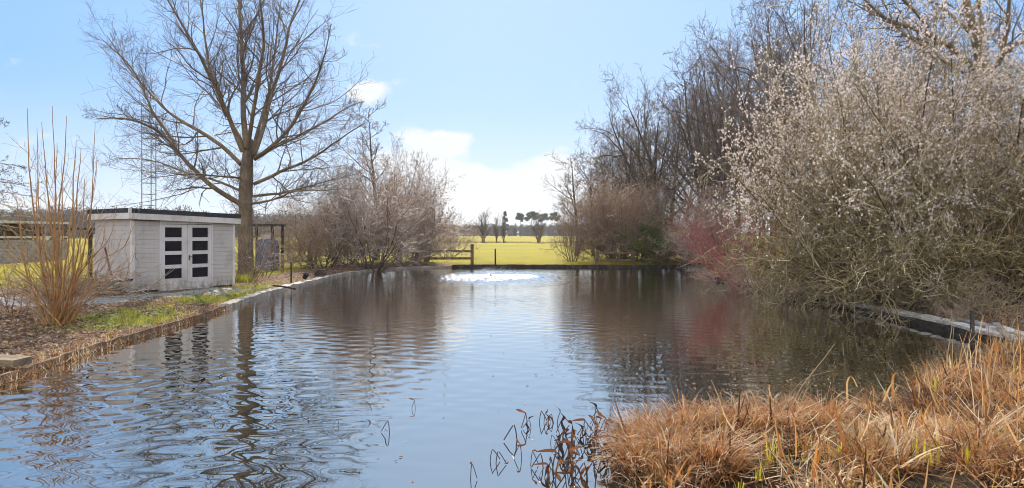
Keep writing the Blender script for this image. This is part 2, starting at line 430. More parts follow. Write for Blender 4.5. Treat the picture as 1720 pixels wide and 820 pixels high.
# the gravel path before the shed
n = N('path_gravel'); p = n.pos()
v = n.new('ShaderNodeTexVoronoi'); n.l.new(p, v.inputs['Vector']); v.inputs['Scale'].default_value = 28
col = n.ramp(n.noise(p, 12, 6, .65), [(.3, (.2, .185, .165)), (.55, (.36, .34, .31)), (.75, (.5, .48, .44))])
col = n.mix(n.rng(n.noise(p, 1.6, 4), .55, .72, 0, .7), col, (.2, .15, .1))
PATHM = n.done(col, .9, n.bump(v.outputs['Distance'], .03, .8), spec=.15)
g = Geo(); K = 46
tt = np.linspace(0, 1, K)
spine = np.array([(-20, 16.3), (-14, 16.2), (-11, 16.0), (-9.6, 16.9), (-8.7, 18.6), (-8.05, 20.6), (-7.95, 22.5)])
seg = np.linspace(0, len(spine) - 1, K)
sx = np.interp(seg, range(len(spine)), spine[:, 0]); sy = np.interp(seg, range(len(spine)), spine[:, 1])
tx, ty = np.gradient(sx), np.gradient(sy); L = np.hypot(tx, ty); nx, ny = -ty / L, tx / L
wd = np.interp(seg, [0, 1, 2, 3, 4, 5, 6], [1.3, 1.3, 1.35, .95, .62, .3, .1])
cols = []
for j, o in enumerate(np.linspace(-1, 1, 9)):
    jx = sx + nx * wd * o + .07 * np.sin(seg * 9 + j) * abs(o); jy = sy + ny * wd * o
    cols.append(np.stack((jx, jy, ground_z(jx, jy) + .022 - .03 * o ** 6), -1))
cols = np.stack(cols, 1); idx = np.arange(K * 9).reshape(K, 9)
g.raw(cols.reshape(-1, 3), np.stack((idx[:-1, :-1], idx[1:, :-1], idx[1:, 1:], idx[:-1, 1:]), -1).reshape(-1, 4))
tag(g.build('path', PATHM, smooth=True), 'grey gravel path along the shed front', None, None, 'structure')

# ------------------------------------------------------------------ growing branches
def grow(rng, P0, D, Ln, Rd, K, gnarl=.12, up=.05, tip=.12, pw=.9, wind=None):
    Nn = len(P0); P = np.empty((Nn, K, 3)); P[:, 0] = P0; d = unit(np.asarray(D, float)); st = (np.asarray(Ln) / (K - 1))[:, None]
    for k in range(1, K):
        d = d + gnarl * rng.standard_normal((Nn, 3)); d[:, 2] += up
        if wind is not None: d = d + np.asarray(wind)
        d = unit(d); P[:, k] = P[:, k - 1] + d * st
    t = np.linspace(0, 1, K)
    return P, np.asarray(Rd)[:, None] * ((1 - t) ** pw * (1 - tip) + tip)[None]
def kids(rng, P, Rr, n, t0=.25, t1=1., ang=45, asd=10, lr=.5, lsd=.25, taper=.5, rr=.6, rmin=.003, flat=0.0):
    Nn, K, _ = P.shape
    pl = np.linalg.norm(np.diff(P, axis=1), axis=2).sum(1)
    i = np.repeat(np.arange(Nn), n)
    t = t0 + (t1 - t0) * (np.tile(np.arange(n), Nn) + rng.random(Nn * n)) / n
    f = t * (K - 1) * .9999; k = f.astype(int); w = (f - k)[:, None]
    p0 = P[i, k] * (1 - w) + P[i, k + 1] * w
    T = unit(P[i, k + 1] - P[i, k])
    rad = Rr[i, k] * (1 - w[:, 0]) + Rr[i, k + 1] * w[:, 0]
    ref = np.where(np.abs(T[:, 2:3]) > .9, np.array([[1., 0, 0]]), np.array([[0, 0, 1.]]))
    B = unit(np.cross(T, ref)); Q = np.cross(B, T)
    a = np.tile(np.arange(n), Nn) * 2.4 + rng.random(Nn * n) * 1.6 + np.repeat(rng.random(Nn) * 6.28, n)
    q = np.cos(a)[:, None] * B + np.sin(a)[:, None] * Q * (1 - flat)
    q = unit(q)
    an = np.radians(ang + asd * rng.standard_normal(Nn * n))[:, None]
    D = np.cos(an) * T + np.sin(an) * q
    Ln = pl[i] * lr * (1 - taper * (t - t0) / (t1 - t0 + 1e-6)) * np.clip(1 + lsd * rng.standard_normal(Nn * n), .35, 1.9)
    return p0, D, Ln, np.maximum(rad * rr, rmin)
def resample(pts, K):
    pts = np.asarray(pts, float); s = np.r_[0, np.cumsum(np.linalg.norm(np.diff(pts, axis=0), axis=1))]
    u = np.linspace(0, s[-1], K); out = np.stack([np.interp(u, s, pts[:, j]) for j in range(3)], -1)
    for _ in range(2): out[1:-1] = .5 * out[1:-1] + .25 * (out[:-2] + out[2:])
    return out

# ------------------------------------------------------------------ the big bare oak behind the shed
def big_tree():
    rng = np.random.default_rng(5); YT = 25.0
    base = px(413, 466, YT); base[2] = .2
    root = empty('bare_tree', tuple(base), 0, 'biggest bare tree on the left bank, its stout trunk rising behind the pale shed', 'tree')
    loc = lambda u, v, dy=0.: px(u, v, YT + dy) - base
    trunk = resample([(0, 0, -.1), (0, 0, .6), loc(413, 400), loc(412, 340), loc(414, 290), loc(416, 262), loc(418, 235, .3)], 12)
    g = Geo(); rad = np.interp(np.linspace(0, 1, 12), [0, .08, .3, .75, 1], [.37, .29, .26, .24, .15]); g.tubes(trunk, rad, 12)
    g.build('trunk', M['oak_bark'], root, True)
    L = [  # traced limbs: (u, v, depth offset) ... and start radius
        ([(403, 342, 0), (351, 312, -.5), (318, 275, -.9), (294, 241, -1.2), (276, 216, -1.4), (245, 200, -1.7), (205, 192, -2), (165, 200, -2.3)], .13),
        ([(294, 241, -1.2), (262, 190, -1.4), (240, 150, -1.5), (222, 110, -1.7), (190, 80, -1.9), (165, 60, -2)], .07),
        ([(405, 276, 0), (379, 247, .6), (338, 216, 1.2), (290, 190, 1.8), (254, 154, 2.3), (215, 112, 2.7), (180, 60, 3)], .115),
        ([(408, 255, 0), (386, 203, -.4), (360, 154, -.9), (329, 101, -1.4), (302, 44, -1.8), (278, 0, -2.2), (255, -45, -2.4)], .125),
        ([(411, 250, 0), (395, 214, .8), (372, 170, 1.5), (352, 110, 2), (345, 50, 2.3), (335, -20, 2.7), (322, -70, 3)], .1),
        ([(414, 250, 0), (404, 176, .2), (399, 88, .3), (394, 20, .4), (398, -50, .5), (402, -110, .4)], .15),
        ([(417, 250, 0), (423, 190, -1), (432, 150, -1.4), (442, 88, -2), (440, 30, -2.3), (430, -40, -2.6), (425, -90, -2.8)], .105),
        ([(426, 262, 0), (447, 211, .7), (463, 140, 1.3), (487, 79, 1.7), (503, 20, 2), (516, -30, 2.3), (520, -80, 2.4)], .125),
        ([(424, 256, 0), (434, 205, 1.2), (455, 160, 2.2), (462, 100, 2.9), (470, 30, 3.3), (478, -40, 3.7)], .1),
        ([(428, 266, 0), (472, 238, -.8), (490, 205, -1.3), (513, 170, -1.8), (535, 120, -2.3), (548, 80, -2.6), (556, 40, -2.8)], .1),
        ([(428, 268, 0), (462, 245, .9), (500, 232, 1.6), (545, 205, 2.2), (580, 180, 2.8), (606, 172, 3.2)], .085),
        ([(427, 309, 0), (474, 290, -.6), (504, 280, -1), (557, 252, -1.5), (590, 222, -2), (612, 208, -2.3)], .09),
        ([(425, 330, 0), (474, 322, .5), (518, 312, 1.2), (560, 300, 1.8), (600, 292, 2.4)], .07),
        ([(425, 342, 0), (465, 338, -.8), (505, 320, -1.6), (545, 324, -2.2), (590, 316, -2.7)], .06),
        ([(402, 320, 0), (360, 300, 1), (318, 290, 2), (270, 268, 2.8), (222, 262, 3.5), (185, 268, 4)], .07),
        ([(405, 300, 0), (370, 298, -1.2), (335, 300, -2.2), (290, 296, -3), (240, 300, -3.6)], .055),
    ]
    P = []; Rr = []
    for pts, r0 in L:
        q = resample([loc(*a) for a in pts], 14)
        t = np.linspace(0, 1, 14); amp = np.sin(t * math.pi)[:, None] * .10
        q = q + amp * np.cumsum(rng.standard_normal((14, 3)) * .45, 0) * np.array([.6, 1, .6])
        rr = .78 * r0 * ((1 - t) ** .9 * .86 + .14)
        g = Geo(); g.tubes(q, rr, 8); g.build('limb', M['oak_bark'], root, True)
        P.append(q); Rr.append(rr)
    P = np.array(P); Rr = np.array(Rr)
    g = Geo()
    c1 = kids(rng, P, Rr, 19, .14, .97, 42, 12, .38, .3, .74, .48, .007, .35)
    P1, R1 = grow(rng, *c1, 9, .13, .045, .2); g.tubes(P1, R1, 5, rng.random(len(P1)))
    c2 = kids(rng, P1, R1, 8, .15, 1, 42, 14, .45, .3, .5, .6, .0055)
    P2, R2 = grow(rng, *c2, 6, .16, .04, .3); g.tubes(P2, R2, 3, rng.random(len(P2)))
    c3 = kids(rng, P2, R2, 6, .15, 1, 45, 14, .5, .3, .4, .7, .0048)
    P3, R3 = grow(rng, *c3, 4, .2, .04, .6); g.tubes(P3, R3, 3, rng.random(len(P3)))
    # upright water shoots round the bole
    b0 = np.stack((rng.normal(0, .22, 150), rng.normal(0, .22, 150), rng.uniform(.3, 4.2, 150)), -1)
    D = np.stack((rng.normal(0, .7, 150), rng.normal(0, .5, 150), rng.uniform(.3, 1, 150)), -1)
    Pw, Rw = grow(rng, b0, D, rng.uniform(.4, 1.2, 150), np.full(150, .009), 6, .15, .05, .3); g.tubes(Pw, Rw, 3, rng.random(150))
    cw = kids(rng, Pw, Rw, 5, .2, 1, 40, 10, .5, .3, .4, .7, .005); Pv, Rv = grow(rng, *cw, 4, .2, .03, .5); g.tubes(Pv, Rv, 3, rng.random(len(Pv)))
    g.build('crown', M['oak_twig'], root)
big_tree()

# ------------------------------------------------------------------ prototypes of the other trees and shrubs
def tree_proto(name, seed, H, r0, nl, ang, lr, n2, n3, n4, trunkmat, twigmat, up=.06, t0=.25, gnarl=.1, stems=1, twr=.0085, taper=.55, lean=.05, leaf=None):
    """a bare tree of height H at the origin: trunk (or several) and one crown of limbs and twigs"""
    rng = np.random.default_rng(seed)
    root = empty(name)
    a = rng.random(stems) * 6.28 if stems > 1 else np.zeros(1)
    sp = (.22 if stems > 1 else lean)
    D = np.stack((np.cos(a) * sp * rng.uniform(.5, 1.3, stems), np.sin(a) * sp * rng.uniform(.5, 1.3, stems), np.ones(stems)), -1)
    P0 = np.stack((np.cos(a) * .18 * (stems > 1), np.sin(a) * .18 * (stems > 1), np.full(stems, -.15)), -1)
    Ln = H * rng.uniform(.85, 1.05, stems)
    P, Rr = grow(rng, P0, D, Ln, np.full(stems, r0) * rng.uniform(.75, 1.1, stems), 14, gnarl * .5, .06, .06, 1.0)
    for i in range(stems):
        g = Geo(); rr = Rr[i].copy(); rr[0] *= 1.35; g.tubes(P[i], rr, 8); g.build('trunk', trunkmat, root, True)
    g = Geo()
    c = kids(rng, P, Rr, nl, t0, 1, ang, 9, lr, .22, taper, .6, .016)
    P1, R1 = grow(rng, *c, 8, gnarl, up, .15); g.tubes(P1, R1, 5, rng.random(len(P1)) * .6)
    c = kids(rng, P1, R1, n2, .18, 1, 42, 12, .45, .3, .5, .6, .011)
    P2, R2 = grow(rng, *c, 6, gnarl * 1.3, up, .25); g.tubes(P2, R2, 3, rng.random(len(P2)) * .8)
    c = kids(rng, P2, R2, n3, .15, 1, 42, 14, .5, .3, .4, .65, twr)
    P3, R3 = grow(rng, *c, 4, gnarl * 1.6, up, .4); g.tubes(P3, R3, 3, rng.random(len(P3)))
    last = (P3, R3)
    if n4:
        c = kids(rng, P3, R3, n4, .1, 1, 45, 14, .6, .3, .3, .8, twr * .85)
        P4, R4 = grow(rng, *c, 3, gnarl * 2, up, .7); g.tubes(P4, R4, 3, rng.random(len(P4)))
        last = (P4, R4)
    g.build('crown', twigmat, root)
    if leaf:
        pts = last[0][:, -1]; k = rng.choice(len(pts), min(leaf[1], len(pts)), False); pts = pts[k]
        g = Geo(); a = unit(rng.standard_normal((len(pts), 3))) * leaf[2]; b = unit(np.cross(a, rng.standard_normal((len(pts), 3)))) * leaf[2] * .5
        g.cards(pts, a, b, rng.random(len(pts))); g.build(leaf[3], leaf[0], root)
    return root

def shrub_proto(name, seed, H, ns, spread, r0, n1, n2, n3, stemmat, twigmat, up=.05, gnarl=.12, twr=.006, base=.25, leaf=None, lr=.45, wind=None, sag=None, leaf_lo=0.0):
    rng = np.random.default_rng(seed); root = empty(name)
    a = np.arange(ns) * 2.4 + rng.random(ns); s = np.sqrt((np.arange(ns) + .5) / ns) * spread
    D = np.stack((np.cos(a) * np.sin(s), np.sin(a) * np.sin(s), np.cos(s)), -1)
    rb = base * rng.random(ns) ** .5
    P0 = np.stack((np.cos(a) * rb, np.sin(a) * rb, np.full(ns, -.1)), -1)
    Ln = H * rng.uniform(.75, 1.08, ns) * (1 + .12 * np.sin(s))
    P, Rr = grow(rng, P0, D, Ln, r0 * rng.uniform(.6, 1.15, ns), 10, gnarl, up if sag is None else sag, .1, .9, wind)
    for i in range(ns):
        g = Geo(); g.tubes(P[i], Rr[i], 6); g.build('stem', stemmat, root, True)
    g = Geo()
    c = kids(rng, P, Rr, n1, .14, 1, 38, 12, lr, .3, .5, .6, .008)
    P1, R1 = grow(rng, *c, 7, gnarl * 1.2, up, .2, .9, wind); g.tubes(P1, R1, 4, rng.random(len(P1)) * .6)
    c = kids(rng, P1, R1, n2, .12, 1, 44, 14, .5, .3, .4, .65, twr)
    P2, R2 = grow(rng, *c, 5, gnarl * 1.5, up, .35, .9, wind); g.tubes(P2, R2, 3, rng.random(len(P2)))
    last = P2
    if n3:
        c = kids(rng, P2, R2, n3, .1, 1, 46, 14, .55, .3, .3, .8, twr * .8)
        P3, R3 = grow(rng, *c, 3, gnarl * 2, up, .6); g.tubes(P3, R3, 3, rng.random(len(P3))); last = P3
    g.build('crown', twigmat, root)
    if leaf:
        mat, cnt, size, lname = leaf
        pool = rng.choice(len(last), max(1, int(len(last) * .55)), False); k = pool[rng.integers(0, len(pool), cnt)]
        j = np.minimum((rng.random(cnt) * last.shape[1]).astype(int), last.shape[1] - 1)
        pts = last[k, j] + rng.normal(0, size * .5, (cnt, 3))
        if leaf_lo: pts = pts[pts[:, 2] > leaf_lo * H * rng.random(cnt) * 1.4]
        m = len(pts); sz = size * rng.uniform(.6, 1.3, m)[:, None]
        a = unit(rng.standard_normal((m, 3))) * sz; b = unit(np.cross(a, rng.standard_normal((m, 3)))) * sz * .6
        g = Geo(); g.cards(pts, a, b, rng.random(m)); g.build(lname, mat, root)
    return root

used = set()
def put(proto, u, Yd, vtop, H, rz, label, cat=None, group=None, sx=1.0, z=None, name=None):
    """stands a copy of a prototype at the depth Yd, seen at column u, tall enough to reach row vtop"""
    x = (u - CX) / F * Yd; zz = float(ground_z(np.array([x]), np.array([Yd]))[0]) if z is None else z
    top = CAMZ - (vtop - HZ) / F * Yd; s = (top - zz) / H
    o = proto if proto not in used else copy_tree(proto)
    used.add(proto)
    o.location = (x, Yd, zz - .02); o.rotation_euler = (0, 0, rz); o.scale = (s * sx, s * sx, s)
    tag(o, label, cat, group)
    return o

# leaves that stay
M['dry_leaf'] = leafy('dry_leaf', [(.22, .12, .06), (.36, .22, .12), (.46, .33, .2)], .4)
M['blossom'] = leafy('blossom', [(.68, .55, .52), (.84, .73, .69), (.92, .87, .84)], .6)
M['catkin'] = leafy('catkin', [(.36, .27, .22), (.5, .4, .34), (.6, .52, .46)], .4)
M['evergreen'] = leafy('evergreen', [(.08, .11, .025), (.17, .21, .05), (.3, .31, .1)], .5, .4)
M['fresh_leaf'] = leafy('fresh_leaf', [(.13, .14, .035), (.24, .25, .07), (.34, .34, .13)], .5)
M['needle'] = leafy('needle', [(.04, .05, .028), (.07, .085, .045), (.12, .13, .075)], .15, .6)

alder = tree_proto('bare_tree', 21, 9.5, .19, 24, 55, .3, 7, 5, 2, M['tree_bark'], M['tree_twig'], t0=.2, leaf=(M['dry_leaf'], 900, .03, 'cones'))
maple = tree_proto('bare_tree', 22, 10, .25, 11, 46, .5, 8, 5, 2, M['tree_bark'], M['tree_twig'], up=.035, t0=.25, stems=2, gnarl=.15)
ash = tree_proto('bare_tree', 23, 11, .23, 10, 40, .45, 8, 5, 2, M['tree_bark'], M['tree_twig'], up=.05, t0=.28, stems=3, gnarl=.13)
willow = tree_proto('bare_tree', 24, 8, .14, 13, 42, .5, 8, 5, 2, M['tree_bark'], M['grey_twig'], up=.07, t0=.15, stems=3, gnarl=.12)

# right bank: the row of bare trees behind the thicket
RG = 'bare trees in the row behind the right-hand thicket'
row = [  # proto, u, depth, top row, rotation, width, label
    (alder, 9.5, 968, 50, 262, .9, 1.5, 'small grey bare tree at the field end of the right-hand row, nearest the meadow gap'),
    (ash, 11, 1000, 50, 236, 1.9, .8, 'bare round-topped tree rising above the purple-brown shrub by the meadow gap'),
    (ash, 11, 1028, 52, 224, .2, .75, 'upswept bare tree, third from the meadow gap in the row'),
    (alder, 9.5, 1066, 50, 200, 2.2, 1.2, 'slim bare tree with short side branches, fourth from the meadow gap in the row'),
    (ash, 11, 1092, 46, 172, 1.1, .8, 'bare many-stemmed tree behind the coppery shrub, fifth from the meadow gap'),
    (alder, 9.5, 1130, 47, 150, 4.1, 1.1, 'slender dark-stemmed tree, sixth from the meadow gap in the row'),
    (maple, 10, 1160, 42, 118, 3.6, .8, 'twin-stemmed bare tree above the small evergreen shrub'),
    (alder, 9.5, 1192, 43, 92, 5.2, 1.0, 'straight bare tree just left of the stout forked tree'),
    (alder, 9.5, 1048, 47, 212, 5.8, 1.0, 'thin bare tree between the third and fourth of the row, its crown slightly lower'),
    (alder, 9.5, 1082, 48, 182, 3.0, 1.0, 'thin dark bare tree just left of the many-stemmed one behind the coppery shrub'),
    (maple, 10, 1116, 45, 146, 1.0, .8, 'spreading bare tree just right of the many-stemmed one behind the coppery shrub'),
    (alder, 9.5, 1176, 41, 104, 1.6, 1.1, 'slim bare tree leaning beside the twin-stemmed one above the evergreen'),
    (ash, 11, 1212, 38, 84, 3.9, .8, 'many-stemmed bare tree close on the left of the stout forked tree'),
    (maple, 10, 1236, 33, 66, 5.0, .72, 'stout forked bare tree with thick trunks behind the red-stemmed shrub'),
    (ash, 11, 1290, 34, 40, 2.7, .85, 'tall bare tree with upswept stems behind the left shoulder of the blossom bush'),
    (ash, 11, 1352, 27, -30, 4.4, .7, 'tallest upswept tree in the row, its top cut by the photo edge'),
    (maple, 10, 1408, 29, -10, .9, .7, 'tall bare tree right of the tallest one, its stems rising out of the blossom bush'),
    (willow, 8, 1470, 31, 30, 2.0, .8, 'thin-branched bare tree deep behind the middle of the blossom bush'),
]
for pr_, H, u, Yd, vt, rz, sx, lab in row: put(pr_, u, Yd, vt, H, rz, lab, 'tree', RG, sx)
BG = 'bare trees in the wood behind the right-hand row'
for k, (pr_, H, u, Yd, vt, rz, sx) in enumerate([(alder, 9.5, 1010, 66, 262, 1, 1.4), (ash, 11, 1052, 68, 246, 2, .9), (alder, 9.5, 1100, 64, 214, 3, 1.4), (maple, 10, 1145, 60, 190, 4, .9),
        (ash, 11, 1205, 56, 150, 5, .9), (alder, 9.5, 1262, 50, 120, 6, 1.3), (maple, 10, 1330, 46, 80, .5, .9), (ash, 11, 1440, 42, 60, 1.5, .9), (alder, 9.5, 1530, 40, 90, 2.5, 1.3), (maple, 10, 1620, 38, 60, 3.5, .9),
        (ash, 11, 1705, 34, 30, 4.5, .9), (alder, 9.5, 1560, 30, 70, 5.5, 1.2)]):
    put(pr_, u, Yd, vt, H, rz, 'distant bare tree half hidden behind the right-hand row of trees', 'tree', BG, sx)

# left bank
put(alder, 632, 42, 178, 9.5, 1.3, 'slim straight bare tree standing above the left-hand shrubs', 'tree', None, 1.25)
put(willow, 668, 46, 262, 8, 3.3, 'small bare tree half hidden behind the left shrubs, right of the slim straight one', 'tree', None, .7)
put(willow, 585, 48, 290, 8, 1.0, 'low bare tree behind the left shrubs, under the biggest tree\'s branches', 'tree', None, .9)

S_pink = shrub_proto('bare_shrub', 31, 4.2, 22, 1.05, .034, 9, 8, 3, M['grey_bark'], M['pink_twig'], up=.02, gnarl=.19, twr=.008)
S_grey = shrub_proto('bare_shrub', 32, 4.0, 20, .95, .034, 9, 8, 3, M['tree_bark'], M['grey_twig'], up=.03, gnarl=.17, base=.6, twr=.008)
S_brown = shrub_proto('bare_shrub', 33, 4.2, 20, .85, .032, 9, 8, 3, M['tree_bark'], M['brown_twig'], up=.03, gnarl=.17, twr=.008, base=.7, leaf=(M['dry_leaf'], 9000, .035, 'dry_leaves'))
SG = 'bare shrubs along the left bank'
put(S_grey, 545, 33, 352, 3.4, .3, 'grey-brown twiggy shrub left of the pink-tinted one by the pale edging', 'shrub', SG, 1.0)
put(S_pink, 628, 33.5, 322, 3.2, 1.0, 'big pinkish-brown shrub leaning over the far left corner of the pond', 'shrub', SG, 1.0)
put(S_grey, 585, 36, 338, 3.6, 2.0, 'dull grey shrub behind the pink-tinted shrub on the left bank', 'shrub', SG, 1.0)
put(S_brown, 680, 37.5, 322, 3.9, 2.5, 'upright brown shrub behind the left rail fence', 'shrub', SG, .9)
put(S_pink, 700, 38.5, 330, 3.3, 4.0, 'loose shrub right of the big pink-tinted one, before the rails', 'shrub', SG, .6)
put(willow, 716, 39, 312, 8, 5.1, 'small leaning tree with arching branches beside the left rail fence', 'tree', None, .95)
put(S_brown, 752, 46, 372, 3.9, 1.4, 'low brown shrub in the meadow behind the fence post', 'shrub', SG, 1.0)
put(S_grey, 492, 40, 375, 3.6, 3.0, 'faint twiggy shrub behind the dark stake on the left bank', 'shrub', SG, 1.0)

TG = 'shrubs of the right-hand thicket'
thick = [
    (S_grey, 3.7, 962, 39.0, 347, .2, .5, 'narrow purple-brown shrub at the right edge of the meadow gap'),
    (S_brown, 3.9, 1010, 40.0, 338, 1.2, .6, 'brown shrub left of the right rail fence post'),
    (S_brown, 3.9, 1040, 40.2, 325, 2.8, .9, 'coppery brown shrub over the right rail fence'),
    (S_brown, 3.9, 1062, 39.6, 333, 4.4, .8, 'coppery shrub with dry leaves left of the small evergreen'),
    (S_grey, 3.7, 1165, 37.0, 350, 5.3, .9, 'grey twiggy shrub right of the small evergreen'),
    (S_pink, 3.3, 1195, 33.0, 352, 3.0, .75, 'pale twiggy shrub between the evergreen and the red-stemmed shrub'),
    (S_grey, 3.7, 1228, 29.5, 330, 2.2, .8, 'dark grey shrub rising behind the red-stemmed shrub'),
    (S_grey, 3.7, 1110, 41.0, 318, 1.0, 1.0, 'tall grey shrub behind the small evergreen'),
    (S_pink, 3.3, 1040, 42.0, 330, 1.8, .8, 'pale shrub behind the coppery ones, under the row of trees'),
]
for pr_, H, u, Yd, vt, rz, sx, lab in thick: put(pr_, u, Yd, vt, H, rz, lab, 'shrub', TG, sx)
ever = shrub_proto('evergreen_shrub', 41, 2.4, 12, .9, .03, 9, 8, 0, M['grey_bark'], M['olive_twig'], leaf=(M['evergreen'], 12000, .05, 'foliage'))
put(ever, 1115, 37.4, 386, 2.1, 0, 'small dark green evergreen shrub at the far right corner of the pond', 'shrub', None, 1.1)
dog = shrub_proto('dogwood_shrub', 42, 3.2, 46, .95, .016, 7, 4, 0, M['red_twig'], M['red_twig'], up=.03, gnarl=.07, base=.8, wind=(-.045, -.02, 0), lr=.4)
put(dog, 1268, 22.4, 350, 2.9, 0, 'dark red-stemmed dogwood leaning over the water', 'shrub', None, 1.1)
lime = shrub_proto('leafing_shrub', 43, 2.0, 12, .9, .02, 8, 7, 0, M['olive_twig'], M['olive_twig'], leaf=(M['fresh_leaf'], 6500, .03, 'young_leaves'))
put(lime, 1312, 19.6, 402, 1.8, 0, 'low yellow-green shrub just coming into leaf beside the red-stemmed one', 'shrub', None, .8)

blos = shrub_proto('blossom_bush', 51, 6.2, 28, 1.05, .055, 11, 9, 3, M['olive_bark'], M['olive_twig'], up=.03, gnarl=.14, twr=.009, base=.9, leaf=(M['blossom'], 230000, .02, 'blossom'), leaf_lo=.7)
BB = 'blossoming bushes on the right bank'
put(blos, 1475, 18.2, 128, 5.9, 0.4, 'wide bush covered in pale pink blossom leaning over the pond', 'bush', BB, .74)
put(blos, 1612, 17.2, 72, 6.0, 2.9, 'taller blossoming bush behind the weathered planks at the right edge', 'bush', BB, .8)
put(blos, 1800, 16.4, 100, 6.0, 5.0, 'blossoming bush cut by the right edge of the photo', 'bush', BB, .9)
over = shrub_proto('overhanging_shrub', 52, 3.6, 26, 1.15, .032, 9, 7, 3, M['olive_bark'], M['olive_dull'], up=.01, gnarl=.13, base=.6, wind=(-.03, -.03, 0), sag=-.01, twr=.008)
OG = 'olive shrubs hanging over the right-hand water edge'
put(over, 1440, 17.8, 300, 3.0, .0, 'olive twiggy shrub hanging over the water below the wide blossom bush', 'shrub', OG, .8)
put(over, 1500, 16.2, 300, 3.0, 1.1, 'olive shrub arching over the near end of the pale bank, below the taller blossom', 'shrub', OG, .95)
put(over, 1670, 15.6, 285, 3.0, 2.6, 'tangled olive shrub behind the weathered planks by the photo edge', 'shrub', OG, .9)
low = shrub_proto('trailing_brush', 53, 1.5, 26, 1.45, .012, 8, 6, 2, M['dead_twig'], M['dead_twig'], up=.0, gnarl=.16, base=.5, sag=-.02, twr=.005)
LG = 'trailing dead brush along the right-hand water edge'
for k, (u, Yd, vt, rz, lab) in enumerate([(1290, 20.6, 446, 0, 'grey dead brush trailing in the water below the yellow-green shrub'), (1350, 19.0, 450, 1.3, 'dead brush trailing in the water between the yellow-green shrub and the pale planks'),
        (1415, 17.6, 456, 2.6, 'dead brush at the far end of the pale planks'), (1215, 27.5, 436, 3.7, 'pale dead brush at the foot of the red-stemmed shrub'), (1640, 13.6, 480, 4.6, 'dead brush on the bank behind the broken planks'), (1560, 15.3, 468, 5.2, 'dead brush on the bank behind the middle of the pale planks')]):
    put(low, u, Yd, vt, .95, rz, lab, 'brush', LG, 1.0)

# the big tree at the top right
def right_oak():
    rng = np.random.default_rng(77); YT = 22.0
    base = px(1650, 470, YT); base[2] = .22
    root = empty('bare_tree', tuple(base), 0, 'big dark-limbed bare tree behind the blossom, reaching in at the top right corner', 'tree')
    loc = lambda u, v, dy=0.: px(u, v, YT + dy) - base
    g = Geo(); q = resample([(0, 0, -.1), loc(1648, 300), loc(1650, 200), loc(1652, 120), loc(1640, 60), loc(1622, 10), loc(1612, -40), loc(1600, -120)], 16)
    g.tubes(q, np.linspace(.3, .07, 16), 10); g.build('trunk', M['oak_bark'], root, True)
    L = [([(1652, 130, 0), (1612, 88, -.6), (1560, 45, -1), (1530, 25, -1.3), (1500, 22, -1.6), (1470, 5, -2), (1440, -12, -2.3)], .12),
         ([(1600, 76, -.6), (1545, 70, -.2), (1515, 45, .2), (1490, 25, .5), (1455, 10, .8), (1420, 2, 1)], .07),
         ([(1560, 45, -1), (1520, 5, -1.5), (1480, -25, -2), (1440, -40, -2.5)], .06),
         ([(1652, 140, 0), (1570, 95, 1), (1530, 62, 1.6), (1500, 40, 2), (1490, 10, 2.4), (1470, -20, 2.8)], .08),
         ([(1652, 120, 0), (1645, 40, 1), (1648, -20, 1.5), (1660, -90, 2)], .13), ([(1651, 160, 0), (1690, 90, -.6), (1694, 20, -1), (1700, -60, -1.3)], .11),
         ([(1640, 60, 0), (1590, 25, .8), (1560, 0, 1.2), (1530, -30, 1.6)], .07), ([(1690, 90, -.6), (1730, 60, -1), (1780, 20, -1.3)], .07)]
    P = []; Rr = []
    for pts, r0 in L:
        q = resample([loc(*a) for a in pts], 12); t = np.linspace(0, 1, 12)
        q = q + np.sin(t * math.pi)[:, None] * .12 * np.cumsum(rng.standard_normal((12, 3)) * .4, 0)
        rr = r0 * ((1 - t) ** .9 * .82 + .18); g = Geo(); g.tubes(q, rr, 8); g.build('limb', M['oak_bark'], root, True); P.append(q); Rr.append(rr)
    P = np.array(P); Rr = np.array(Rr); g = Geo()
    P1, R1 = grow(rng, *kids(rng, P, Rr, 9, .2, 1, 40, 12, .4, .3, .5, .5, .009), 8, .16, .02, .2); g.tubes(P1, R1, 5, rng.random(len(P1)))
    P2, R2 = grow(rng, *kids(rng, P1, R1, 6, .2, 1, 42, 14, .45, .3, .4, .6, .006), 5, .2, .02, .3); g.tubes(P2, R2, 3, rng.random(len(P2)))
    P3, R3 = grow(rng, *kids(rng, P2, R2, 4, .2, 1, 42, 14, .5, .3, .4, .7, .005), 4, .2, .02, .5); g.tubes(P3, R3, 3, rng.random(len(P3)))
    g.build('crown', M['oak_twig'], root)
right_oak()

